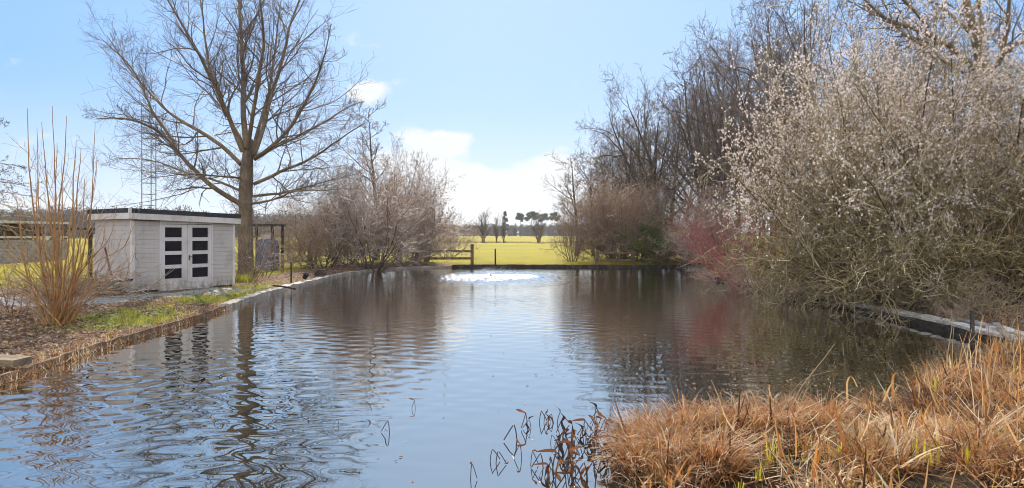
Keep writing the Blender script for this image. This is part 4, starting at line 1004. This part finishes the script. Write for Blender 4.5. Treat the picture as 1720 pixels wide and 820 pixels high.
for pr_, u, Yd, vt, rz, sx, lab in [(pf, 874, 330, 359, .3, .75, 'small flat-topped pine, leftmost of the far pines'), (pf, 893, 335, 357, 1.9, 1.15, 'broad flat-topped pine in the middle of the far pines'), (pf, 912, 325, 360, 3.1, 1.0, 'flat-topped pine right of the broad one'),
        (pf, 932, 330, 358, 4.4, 1.0, 'flat-topped pine half hidden by the right-hand shrubs'), (pc, 848, 340, 355, 0, 1.0, 'narrow pointed pine rising behind the ditch trees')]: put(pr_, u, Yd, vt, 12.2, rz, lab, 'tree', PG, sx)
def far_wood():
    rng = np.random.default_rng(33); g = Geo()
    for u0, u1, Yd, vt, sp, rows in ((-140, 250, 250, 347, 2.6, 6), (240, 600, 290, 354, 2.8, 6), (560, 1240, 480, 376, 3.2, 6)):
        x0, x1 = (u0 - CX) / F * Yd, (u1 - CX) / F * Yd; H = CAMZ - (vt - HZ) / F * Yd - .2
        for r in range(rows):
            n = int((x1 - x0) / sp); x = np.linspace(x0, x1, n) + rng.normal(0, sp * .4, n); y = Yd + r * 7 + rng.normal(0, 2, n); h = H * (1 + .02 * r) * np.clip(rng.normal(.88, .13, n), .5, 1.15)
            P = np.stack((np.stack((x, y, x * 0), -1), np.stack((x + rng.normal(0, .3, n), y, h * .5), -1), np.stack((x + rng.normal(0, .5, n), y, h * .92), -1)), 1)
            g.tubes(P, np.tile((.2, .15, .05), (n, 1)), 4, np.full(n, .1))
            k = 190; ii = np.repeat(np.arange(n), k); e = unit(rng.standard_normal((n * k, 3))) * rng.random((n * k, 1)) ** .4; low = rng.random(n * k) < .3
            ctr = np.stack((x[ii] + e[:, 0] * h[ii] * .24, y[ii] + e[:, 1] * h[ii] * .24, h[ii] * np.where(low, .22 + .2 * e[:, 2], .66 + .33 * e[:, 2])), -1)
            a = unit(rng.standard_normal((n * k, 3)) + np.array((0, 0, .8))) * rng.uniform(.3, .9, (n * k, 1)); b = unit(np.cross(a, rng.standard_normal((n * k, 3)))) * .17
            g.cards(ctr, a, b, np.clip(rng.random(n)[ii] * .8 + .2 * rng.random(n * k), 0, 1))
    tag(g.build('distant_wood', twig('wood_twig', (.06, .055, .04), (.15, .12, .095), (.2, .16, .13), .9, .1)), 'far bare and pine woodland along the horizon', None, None, 'stuff')
far_wood()

# ------------------------------------------------------------------ blades: grass, litter, reeds
def blade_set(rng, base, height, width, lean, curl, K=5, head=None):
    n = len(base); a = rng.random(n) * 6.28 if head is None else head
    out = np.stack((np.cos(a), np.sin(a), 0 * a), -1); t = np.linspace(0, 1, K)
    ang = lean[:, None] + curl[:, None] * t[None] ** 1.3                       # angle from vertical along the blade
    st = (height / (K - 1))[:, None]; dx = np.sin(ang) * st; dz = np.cos(ang) * st
    r = np.concatenate((np.zeros((n, 1)), np.cumsum(dx[:, :-1], 1)), 1); z = np.concatenate((np.zeros((n, 1)), np.cumsum(dz[:, :-1], 1)), 1)
    P = base[:, None] + out[:, None] * r[..., None]; P[..., 2] += z; P[..., 2] = np.maximum(P[..., 2], base[:, None, 2] * .6 + .012)
    W_ = width[:, None] * (np.clip(1.15 - t, 0, 1) ** .7)[None]; side = np.stack((-np.sin(a), np.cos(a), 0 * a), -1)
    tw = rng.normal(0, .5, n)[:, None]; side = unit(side + out * tw)
    return P, W_, side
M['grass_blade'] = leafy('grass_blade', [(.13, .14, .012), (.29, .29, .025), (.45, .4, .07), (.55, .45, .2)], .5, .5)
M['litter'] = leafy('leaf_litter', [(.09, .05, .03), (.25, .145, .08), (.4, .26, .165), (.6, .46, .35)], .3, .7)
M['sedge'] = leafy('dead_sedge', [(.075, .032, .016), (.33, .122, .032), (.5, .25, .08), (.6, .41, .21), (.8, .68, .48)], .42, .55)
M['straw'] = leafy('straw', [(.36, .24, .13), (.55, .41, .25), (.72, .6, .44)], .35, .55)
rng = np.random.default_rng(101)
def scatter(n, x0, x1, y0, y1, keep):
    x, y = rng.uniform(x0, x1, n), rng.uniform(y0, y1, n); k = rng.random(n) < keep(x, y); x, y = x[k], y[k]
    return np.stack((x, y, ground_z(x, y)), -1)
def lush_keep(x, y):
    gsum = np.exp(-(((x + 7.7) / .75) ** 2 + ((y - 13.6) / 1.7) ** 2) ** 2) + np.exp(-(((x + 8.0 + (y - 20) * .02) / .55) ** 2 + ((y - 19.5) / 3.6) ** 2) ** 2)
    return np.clip(gsum * (.6 + .8 * lump(x, y, 1.6)), 0, 1) + .012
b_ = scatter(60000, -9.5, -6.75, 8, 26, lush_keep); b_ = b_[pond_sd(b_[:, 0], b_[:, 1]) > .05]; m = len(b_)
g = Geo(); g.blades(*blade_set(rng, b_, rng.uniform(.03, .11, m), rng.uniform(.003, .006, m), np.abs(rng.normal(.2, .3, m)), rng.uniform(.2, 1.3, m), 4), np.clip(rng.normal(.5, .22, m), 0, 1))
x, y = gp(409, 474, .23)
c = np.stack((rng.normal(x, .14, 500), rng.normal(y, .2, 500), np.full(500, .22)), -1); g.blades(*blade_set(rng, c, rng.uniform(.15, .34, 500), np.full(500, .006), np.abs(rng.normal(.2, .2, 500)), rng.uniform(.2, 1.2, 500), 4), np.clip(rng.normal(.4, .2, 500), 0, 1))
b_ = scatter(9000, -16, -10.5, 20, 34, lambda x, y: np.full(x.shape, .8)); m = len(b_); g.blades(*blade_set(rng, b_, rng.uniform(.06, .2, m), rng.uniform(.005, .01, m), np.abs(rng.normal(.2, .3, m)), rng.uniform(.2, 1.3, m), 4), np.clip(rng.normal(.55, .2, m), 0, 1))
tag(g.build('grass', M['grass_blade']), 'short bright green grass on the left bank', None, None, 'stuff')
b_ = np.concatenate((scatter(26000, -13, -6.3, 6, 17, lambda x, y: np.where((pond_sd(x, y) > .1) & (np.abs(y - 16.2) > .0), np.clip(1 - lush_keep(x, y), 0, 1) * np.where((y > 15) & (x < -9.2), .08, .9), 0)), scatter(6000, -9, -6.6, 17, 36, lambda x, y: np.where(pond_sd(x, y) > .3, .5, 0)),
    scatter(16000, 7, 17, 10, 27, lambda x, y: np.where(pond_sd(x, y) > .15, .8, 0))))
m = len(b_); a = rng.random(m) * 6.28; tl = rng.normal(0, .35, (m, 2)); sz = rng.uniform(.018, .05, m)[:, None]
A = unit(np.stack((np.cos(a), np.sin(a), tl[:, 0]), -1)) * sz; B = unit(np.stack((-np.sin(a), np.cos(a), tl[:, 1]), -1)) * sz * .6
g = Geo(); g.cards(b_ + np.c_[np.zeros((m, 2)), rng.uniform(.008, .03, m)], A, B, rng.random(m)); tag(g.build('fallen_leaves', M['litter']), 'brown leaf litter and bark chips on the banks', None, None, 'stuff')
# dry fringe hanging over the near left edging
def fringe(n, Y0, Y1):
    y = rng.uniform(Y0, Y1, n); x = np.interp(y, POND[1:8, 1], POND[1:8, 0]) + rng.normal(-.02, .1, n); return np.stack((x, y, np.maximum(ground_z(x, y), .0)), -1)
b_ = np.concatenate((fringe(1500, 6.5, 11.5), fringe(700, 11.5, 17), fringe(700, 17, 33))); m = len(b_); g = Geo()
g.blades(*blade_set(rng, b_, rng.uniform(.06, .24, m), rng.uniform(.002, .005, m), np.abs(rng.normal(.6, .4, m)), rng.uniform(.3, 1.8, m), 5), rng.random(m)); tag(g.build('dry_grass', M['sedge']), 'dry brown grass fringe along the left water edge', None, None, 'stuff')
# rough grass along the field ditch
x = rng.uniform(-14, 16, 4000); y = 122.5 + .02 * x + rng.normal(0, .8, 4000); b_ = np.stack((x, y, ground_z(x, y)), -1); g = Geo()
g.blades(*blade_set(rng, b_, rng.uniform(.2, .6, 4000), np.full(4000, .03), np.abs(rng.normal(.2, .3, 4000)), rng.uniform(.2, 1, 4000), 4), rng.random(4000)); tag(g.build('rough_grass', M['litter']), 'dark rough grass along the meadow ditch', None, None, 'stuff')

# the dead sedge bed on the near right shore
marsh = np.array([(.98, 5.95), (1.5, 6.25), (2.5, 6.5), (3.9, 7.25), (5.2, 8.4), (6.8, 9.8), (7.9, 11.0), (9.5, 11.2), (9.5, 3.4), (.95, 3.4), (.82, 4.4), (.78, 5.2), (.8, 6.2)])
def in_poly(x, y, P):
    r = np.zeros(x.shape, bool)
    for i in range(len(P)):
        a, b = P[i], P[(i + 1) % len(P)]; c = (a[1] > y) != (b[1] > y)
        with np.errstate(divide='ignore', invalid='ignore'): r ^= c & (x < (b[0] - a[0]) * (y - a[1]) / (b[1] - a[1]) + a[0])
    return r
def marsh_pts(n):
    x, y = rng.uniform(.7, 9.5, n), rng.uniform(3.6, 11.3, n); k = in_poly(x, y, marsh) & (np.abs(x) < .78 * y + .8); return x[k], y[k]
g = Geo()
cx_, cy_ = marsh_pts(760); k = lump(cx_, cy_, 1.5) > -.22 - .1 * np.clip(cx_ - 3, 0, 3); cx_, cy_ = cx_[k], cy_[k]; nC = len(cx_); per = 130
crad = rng.uniform(.05, .13, nC)
ci = np.repeat(np.arange(nC), per); rad = rng.normal(0, 1, (nC * per, 2)) * crad[ci][:, None]; x, y = cx_[ci] + rad[:, 0], cy_[ci] + rad[:, 1]; z = np.maximum(ground_z(x, y), -.02)
hs_ = (crad * 6 + .35 + .45 * rng.random(nC))[ci]; head = np.arctan2(rad[:, 1], rad[:, 0]) + rng.normal(0, .55, nC * per); m = nC * per
ctint = np.clip(.4 + .3 * lump(cx_, cy_, .9) + rng.normal(0, .2, nC), .05, .95)[ci]
wide = rng.random(m) < .2
g.blades(*blade_set(rng, np.stack((x, y, z), -1), hs_ * rng.uniform(.08, .28, m), np.where(wide, rng.uniform(.005, .009, m), rng.uniform(.002, .005, m)), np.abs(rng.normal(.45, .4, m)), np.abs(rng.normal(2.1, .9, m)), 7, head), np.clip(ctint + rng.normal(0, .22, m), 0, 1))
x, y = marsh_pts(11000); k = lump(x, y, 1.5) > -.3 - .1 * np.clip(x - 3, 0, 3); x, y = x[k], y[k]; m = len(x); z = np.maximum(ground_z(x, y), 0) + rng.uniform(0, .1, m)
g.blades(*blade_set(rng, np.stack((x, y, z), -1), rng.uniform(.12, .55, m), rng.uniform(.002, .007, m), rng.normal(1.35, .22, m), rng.normal(.1, .3, m), 4), np.clip(rng.normal(.6, .28, m), 0, 1))
x, y = marsh_pts(2600); k = rng.random(len(x)) < np.clip((x - 3.8) / 4, .02, .8) * np.clip((y - 4) / 3, 0, 1); x, y = x[k], y[k]; m = len(x); z = np.maximum(ground_z(x, y), -.05)
g.blades(*blade_set(rng, np.stack((x, y, z), -1), rng.uniform(.35, .95, m), rng.uniform(.0025, .006, m), np.abs(rng.normal(.1, .2, m)), np.abs(rng.normal(.45, .5, m)), 7), np.clip(rng.normal(.55, .2, m), 0, 1))
x, y = marsh_pts(5000); k = lump(x, y, 1.5) > -.3; x, y = x[k], y[k]; m = len(x); z = np.maximum(ground_z(x, y), 0) + rng.uniform(0, .1, m)
g.blades(*blade_set(rng, np.stack((x, y, z), -1), rng.uniform(.1, .4, m), rng.uniform(.006, .014, m), rng.normal(1.0, .5, m), rng.normal(.3, .6, m), 6), np.clip(rng.normal(.35, .28, m), 0, 1))
tag(g.build('sedge_bed', M['sedge']), 'dead orange-brown sedge bed on the near right shore', None, None, 'stuff')
# a mossy green fringe low in the corner
x, y = marsh_pts(60000); k = (y < 5.9 - .1 * np.abs(x - 4.5)) & (rng.random(len(x)) < np.clip(.5 + .9 * lump(x, y, 1.4), 0, 1) * .5); x, y = x[k], y[k]; m = len(x); g = Geo()
g.blades(*blade_set(rng, np.stack((x, y, ground_z(x, y)), -1), rng.uniform(.05, .2, m), rng.uniform(.002, .004, m), np.abs(rng.normal(.3, .3, m)), rng.uniform(.2, 1.2, m), 4), np.clip(rng.normal(.55, .2, m), 0, 1))
tag(g.build('new_grass', M['grass_blade']), 'fresh grass growing through the sedge in the near corner', None, None, 'stuff')

# sedge tussocks standing out at the bed's tip
KG = 'sedge tussocks at the tip of the bed'
def tussock(seed):
    r2 = np.random.default_rng(seed); m = 520; rad = r2.normal(0, .07, (m, 2)); base = np.c_[rad, np.full(m, -.03)]; g = Geo(); hd = np.arctan2(rad[:, 1], rad[:, 0]) + r2.normal(0, .5, m)
    P, W_, sd_ = blade_set(r2, base, r2.uniform(.22, .5, m), r2.uniform(.0025, .0055, m), np.abs(r2.normal(.25, .25, m)), np.abs(r2.normal(1.9, .6, m)), 7, hd)
    P[..., 2] = np.maximum(P[..., 2], -.03); g.blades(P, W_, sd_, np.clip(r2.normal(.42, .2, m), 0, 1)); return g.build('sedge_tussock', M['sedge'])
tp = [tussock(200 + k) for k in range(3)]
for k, (u, v, s, lab) in enumerate([(1062, 728, .9, 'rounded sedge tussock at the far left tip of the bed'), (1100, 716, 1.0, 'sedge tussock second from the tip of the bed'), (1075, 770, 1.0, 'tussock with dark hollow below it, left edge of the bed'), (1150, 712, 1.1, 'sedge tussock on the water side, third from the tip'), (1208, 712, 1.1, 'sedge tussock at the water side, fourth from the tip'),
        (1130, 765, 1.1, 'shaggy tussock just behind the tip of the bed'), (1265, 716, 1.15, 'sedge tussock at the water side below the tall thin stems'), (1325, 712, 1.1, 'sedge tussock right of the tall thin stems'), (1200, 775, 1.1, 'low tussock in the middle of the sedge bed'), (1385, 705, 1.15, 'tussock left of the broad upright dead leaf')]):
    Yd = F * CAMZ / (v + 22 - HZ); o = tp[k % 3] if k < 3 else tp[k % 3].copy()
    if k >= 3: C.objects.link(o)
    x = (u - CX) / F * Yd; o.location = (x, Yd, max(0.0, float(ground_z(np.array([x]), np.array([Yd]))[0]))); o.rotation_euler = (0, 0, k * 1.1); o.scale = (s, s, s * .9); tag(o, lab, 'tussock', KG)

# iris shoots, upright dead leaves, tall stems, pale straws
M['iris'] = leafy('iris_shoot', [(.34, .31, .02), (.46, .41, .03), (.56, .46, .06)], .5, .4)
IG = 'yellow-green iris shoots in the sedge'
def iris(seed):
    r2 = np.random.default_rng(seed); m = 6; base = np.c_[r2.normal(0, .016, (m, 2)), np.full(m, -.02)]; g = Geo(); g.blades(*blade_set(r2, base, r2.uniform(.09, .19, m), r2.uniform(.006, .010, m), np.abs(r2.normal(.06, .06, m)), np.abs(r2.normal(.15, .1, m)), 5), r2.random(m)); return g.build('iris_shoot', M['iris'])
ip = [iris(300 + k) for k in range(3)]
for k, (u, v, s, lab) in enumerate([(1485, 660, 1., 'iris shoot at the water edge left of the broad dead leaf'), (1567, 650, 1.2, 'tallest of the iris shoots near the middle of the right shore'), (1580, 678, 1.2, 'iris shoot just below the tallest one'), (1610, 672, .8, 'small iris shoot right of the two tall ones'), (1292, 772, 1.3, 'slim iris shoot in the middle of the sedge bed'), (1275, 795, .8, 'short iris shoot beside the slim one in the middle of the bed'),
        (1412, 785, 1., 'bright iris shoot below the broad dead leaf'), (1540, 792, 1., 'iris shoot left of the pair near the bottom edge'), (1563, 800, 1.4, 'broad iris shoot near the bottom edge'), (1625, 812, 1.2, 'iris shoot at the bottom edge below the pale straws'), (1708, 620, 1.1, 'iris shoot at the right photo edge by the planks'), (1240, 818, 1.0, 'iris shoot at the bottom edge, leftmost of all'), (1455, 800, .8, 'small iris shoot right of the bright one')]):
    Yd = F * (CAMZ - .12) / (v + 6 - HZ); x = (u - CX) / F * Yd; o = ip[k % 3] if k < 3 else ip[k % 3].copy()
    if k >= 3: C.objects.link(o)
    o.location = (x, Yd, max(0.02, float(ground_z(np.array([x]), np.array([Yd]))[0]))+.04); o.scale = (s, s, s); o.rotation_euler = (0, 0, k * 1.7); tag(o, lab, 'iris', IG)
def tall(name, pts, w, mat, label, cat, tint=.5, flat=False):
    g = Geo(); q = resample(pts, 14)
    if flat: g.blades(q[None], (w * np.linspace(1, .45, 14))[None], np.array([[1., .25, 0]]), np.array([tint]))
    else: g.tubes(q, np.linspace(w, w * .35, 14), 5, np.array([tint]))
    return tag(g.build(name, mat), label, cat)
def P3(u, v, Yd): return px(u, v, Yd)
DG = 'upright dead leaves and stems in the sedge'
for i, (nm, pts, w, fl, lab, cat) in enumerate([
    ('dead_leaf', [P3(1500, 712, 7.35), P3(1500, 660, 7.3), P3(1498, 624, 7.3), P3(1512, 622, 7.25), P3(1528, 640, 7.2)], .022, True, 'broad upright dead leaf folded over at its top', 'dead leaf'),
    ('dead_leaf', [P3(1544, 738, 7.0), P3(1541, 690, 7.0), P3(1546, 640, 7.0), P3(1530, 655, 6.9)], .014, True, 'narrow dead leaf right of the broad folded one', 'dead leaf'),
    ('dead_leaf', [P3(1674, 640, 9.0), P3(1672, 590, 9.0), P3(1674, 566, 9.0), P3(1684, 600, 8.9), P3(1686, 625, 8.8)], .026, True, 'tall rusty dead leaf standing before the planks', 'dead leaf'),
    ('dead_leaf', [P3(1424, 690, 7.6), P3(1422, 640, 7.6), P3(1430, 628, 7.5), P3(1440, 650, 7.5)], .016, True, 'curled dead leaf standing at the water edge of the bed', 'dead leaf'),
    ('dry_stem', [P3(1588, 630, 9.3), P3(1592, 590, 9.3), P3(1600, 545, 9.3), P3(1598, 520, 9.2)], .009, False, 'tall pale dry stem rising across the dark water below the planks', 'stem'),
    ('dry_stem', [P3(1604, 640, 9.0), P3(1618, 590, 9.0), P3(1640, 560, 9.0)], .008, False, 'dry stem leaning right of the tall pale one', 'stem'),
    ('dry_stem', [P3(1322, 700, 7.0), P3(1345, 650, 7.0), P3(1378, 610, 7.0), P3(1402, 578, 7.0)], .005, False, 'longest of the thin stems arching over the water above the bed', 'stem'),
    ('dry_stem', [P3(1310, 705, 7.0), P3(1328, 660, 7.0), P3(1352, 634, 7.0), P3(1400, 622, 7.0)], .004, False, 'thin stem bent over to the right above the bed', 'stem'),
    ('dry_stem', [P3(1335, 700, 7.1), P3(1352, 660, 7.1), P3(1366, 618, 7.1)], .004, False, 'short thin stem beside the longest arching one', 'stem'),
    ('straw', [P3(1570, 800, 5.3), P3(1620, 752, 5.5), P3(1680, 708, 5.7), P3(1735, 672, 5.9)], .011, False, 'long pale straw slanting up to the right photo edge', 'straw'),
    ('straw', [P3(1590, 802, 5.35), P3(1640, 745, 5.5), P3(1730, 690, 5.8)], .009, False, 'pale straw lying just under the long slanting one', 'straw'),
    ('straw', [P3(1560, 770, 5.6), P3(1630, 742, 5.75), P3(1700, 690, 6.0)], .008, False, 'thin pale straw crossing above the long slanting one', 'straw')]):
    tag(tall(nm, pts, w, M['straw'] if nm != 'dead_leaf' else M['sedge'], lab, cat, [.35, .55, .3, .6, .5, .4, .6, .5, .4, .9, .7, .8][i], fl), group=DG)

# withered water plants standing in the pond
M['withered'] = leafy('withered_leaf', [(.04, .02, .015), (.16, .065, .03), (.34, .13, .05), (.48, .24, .1)], .3, .5)
M['wet_stem'] = twig('wet_stem', (.03, .02, .017), (.07, .04, .03), (.13, .08, .06), .35, .5)
WGp = 'withered water plants off the tip of the sedge'
def bent(seed, leafn):
    r2 = np.random.default_rng(seed); h = r2.uniform(.1, .17); w = r2.uniform(.05, .12)
    q = np.array([(0, 0, -.06), (w * .15, 0, h * .55), (w * .3, 0, h), (w * .55, .01, h * .72), (w * 1.05, .02, h * .1)]); g = Geo(); g.tubes(np.concatenate([np.linspace(q[i], q[i + 1], 3)[:-1] for i in range(4)] + [q[-1:]]), np.full(9, .0042), 5, np.array([.4]))
    root = g.build('water_plant', M['wet_stem'])
    if leafn:
        m = 7; t = np.linspace(0, 1, 8); g = Geo()
        for j in range(leafn):
            c0 = q[2] if j == 0 else q[3]; dirv = unit(np.array((r2.normal(0, .5), r2.normal(0, .4), -.6 if j else .3))); L_ = r2.uniform(.06, .13); sp = c0 + dirv * (t[:, None] * L_) + np.c_[.012 * np.sin(t * 5), 0 * t, -.03 * t ** 2]
            g.blades(sp[None], (.014 * np.sin(np.pi * (t * .86 + .1)) + .002)[None], unit(r2.standard_normal((1, 3))), np.array([r2.random()]))
        g.build('leaf', M['withered'], root)
    return root
wp = [bent(400 + k, (0, 1, 2, 2, 3)[k]) for k in range(5)]
spots = [(655, 728, 0, 'lone bent stalk standing in open water left of the others', 1.), (870, 740, 0, 'bent stalk mirrored as two triangles on the open water', 1.3), (822, 775, 0, 'small bent stalk near the middle of the open water', .9), (832, 778, 0, 'small bent stalk right beside another on the open water', .9), (790, 803, 1, 'withered stalk near the bottom edge, left of the cluster', .8), (877, 770, 1, 'withered stalk at the left edge of the cluster', .8),
         (570, 715, 0, 'leftmost short stalk in the open water', .6), (698, 686, 1, 'small withered leaf farthest out on the open water', .6), (905, 710, 0, 'bent stalk at the upper left of the cluster', 1.)]
r3 = np.random.default_rng(55)
for k in range(60):
    a = r3.random(); u = 880 + 185 * r3.random() ** .8; v = 705 + 108 * r3.random(); 
    if u > 1010: v = max(v, 735)
    spots.append((u, v, int(r3.integers(0, 5)), None, r3.uniform(.7, 1.25)))
seen = set()
for k, (u, v, pi_, lab, s) in enumerate(spots):
    Yd = F * CAMZ / (v - HZ); o = wp[pi_] if pi_ not in seen else copy_tree(wp[pi_]); seen.add(pi_)
    o.location = ((u - CX) / F * Yd, Yd, 0); o.rotation_euler = (0, 0, r3.uniform(-.9, .9) + (math.pi if r3.random() < .4 else 0)); o.scale = (s, s, s); tag(o, lab or 'dark withered water plant in the crowded cluster off the sedge tip', 'water plant', WGp)
# floating scraps
g = Geo(); u = np.r_[r3.uniform(0, 600, 130), r3.uniform(560, 1100, 40), r3.uniform(1100, 1400, 90)]; v = np.r_[r3.uniform(555, 660, 130), r3.uniform(560, 810, 40), r3.uniform(635, 680, 90)]
Yd = F * CAMZ / (v - HZ); x = (u - CX) / F * Yd; k = pond_sd(x, Yd) < -.1; x, Yd = x[k], Yd[k]; m = len(x); a = r3.random(m) * 6.28; sz = r3.uniform(.006, .03, m)[:, None]
g.cards(np.stack((x, Yd, np.full(m, .006)), -1), np.stack((np.cos(a), np.sin(a), 0 * a), -1) * sz, np.stack((-np.sin(a), np.cos(a), 0 * a + .1), -1) * sz * .5, r3.random(m)); tag(g.build('floating_leaves', M['litter']), 'small pale leaf scraps floating on the pond', None, None, 'stuff')

# the bubbling fountain
n = N('fountain_water'); n.done((.85, .88, .9), .12, trans=.5, spec=.6); M['spray'] = n.m
root = empty('fountain', (FX, FY, 0), 0, 'low bubbling fountain sparkling near the far end of the pond', 'fountain')
g = Geo(); th = np.linspace(0, 2 * math.pi, 24, endpoint=False); prof = [(0, .05), (.1, .055), (.26, .03), (.3, .0), (.3, -.1)]; V = np.array([[(r * math.cos(t), r * math.sin(t), z) for t in th] for r, z in prof]); idx = np.arange(len(prof) * 24).reshape(-1, 24)
g.raw(V.reshape(-1, 3), np.stack((idx[:-1], np.roll(idx[:-1], -1, 1), np.roll(idx[1:], -1, 1), idx[1:]), -1).reshape(-1, 4)); g.build('float', M['iron'], root, True)
g = Geo(); g.tubes([[(0, 0, .04), (0, 0, .1), (0, 0, .14)]], [[.035, .03, .02]], 8, cap=True); g.build('nozzle', M['iron'], root)
m = 900; a = r3.random(m) * 6.28; f = r3.random(m); reach = r3.uniform(.3, 1.5, m); r = reach * f; z = .14 + reach * .25 * 4 * f * (1 - f) * r3.uniform(.5, 1.2, m) - .14 * f
c = np.stack((r * np.cos(a), r * np.sin(a), np.maximum(z, .004)), -1); rr = r3.uniform(.004, .012, m)[:, None]; o6 = np.array([(1, 0, 0), (-1, 0, 0), (0, 1, 0), (0, -1, 0), (0, 0, 1), (0, 0, -1.)])
V = c[:, None] + o6[None] * rr[:, None]; T = (np.arange(m)[:, None, None] * 6 + np.array([(0, 2, 4), (2, 1, 4), (1, 3, 4), (3, 0, 4), (2, 0, 5), (1, 2, 5), (3, 1, 5), (0, 3, 5)])[None]).reshape(-1, 3)
g = Geo(); g.raw(V.reshape(-1, 3), None, T); tag(g.build('spray', M['spray'], root), None, None, None, 'stuff')

# ------------------------------------------------------------------ spring haze
n = N('haze'); v = n.new('ShaderNodeVolumePrincipled'); v.inputs['Color'].default_value = (.86, .9, .97, 1); v.inputs['Density'].default_value = .00022; v.inputs['Anisotropy'].default_value = .25
n.l.new(v.outputs[0], n.out.inputs['Volume'])
hz = box_obj('haze', n.m, (0, 0, 7.5), (2400, 2400, 19)); tag(hz, 'thin spring haze over the meadow', None, None, 'stuff')
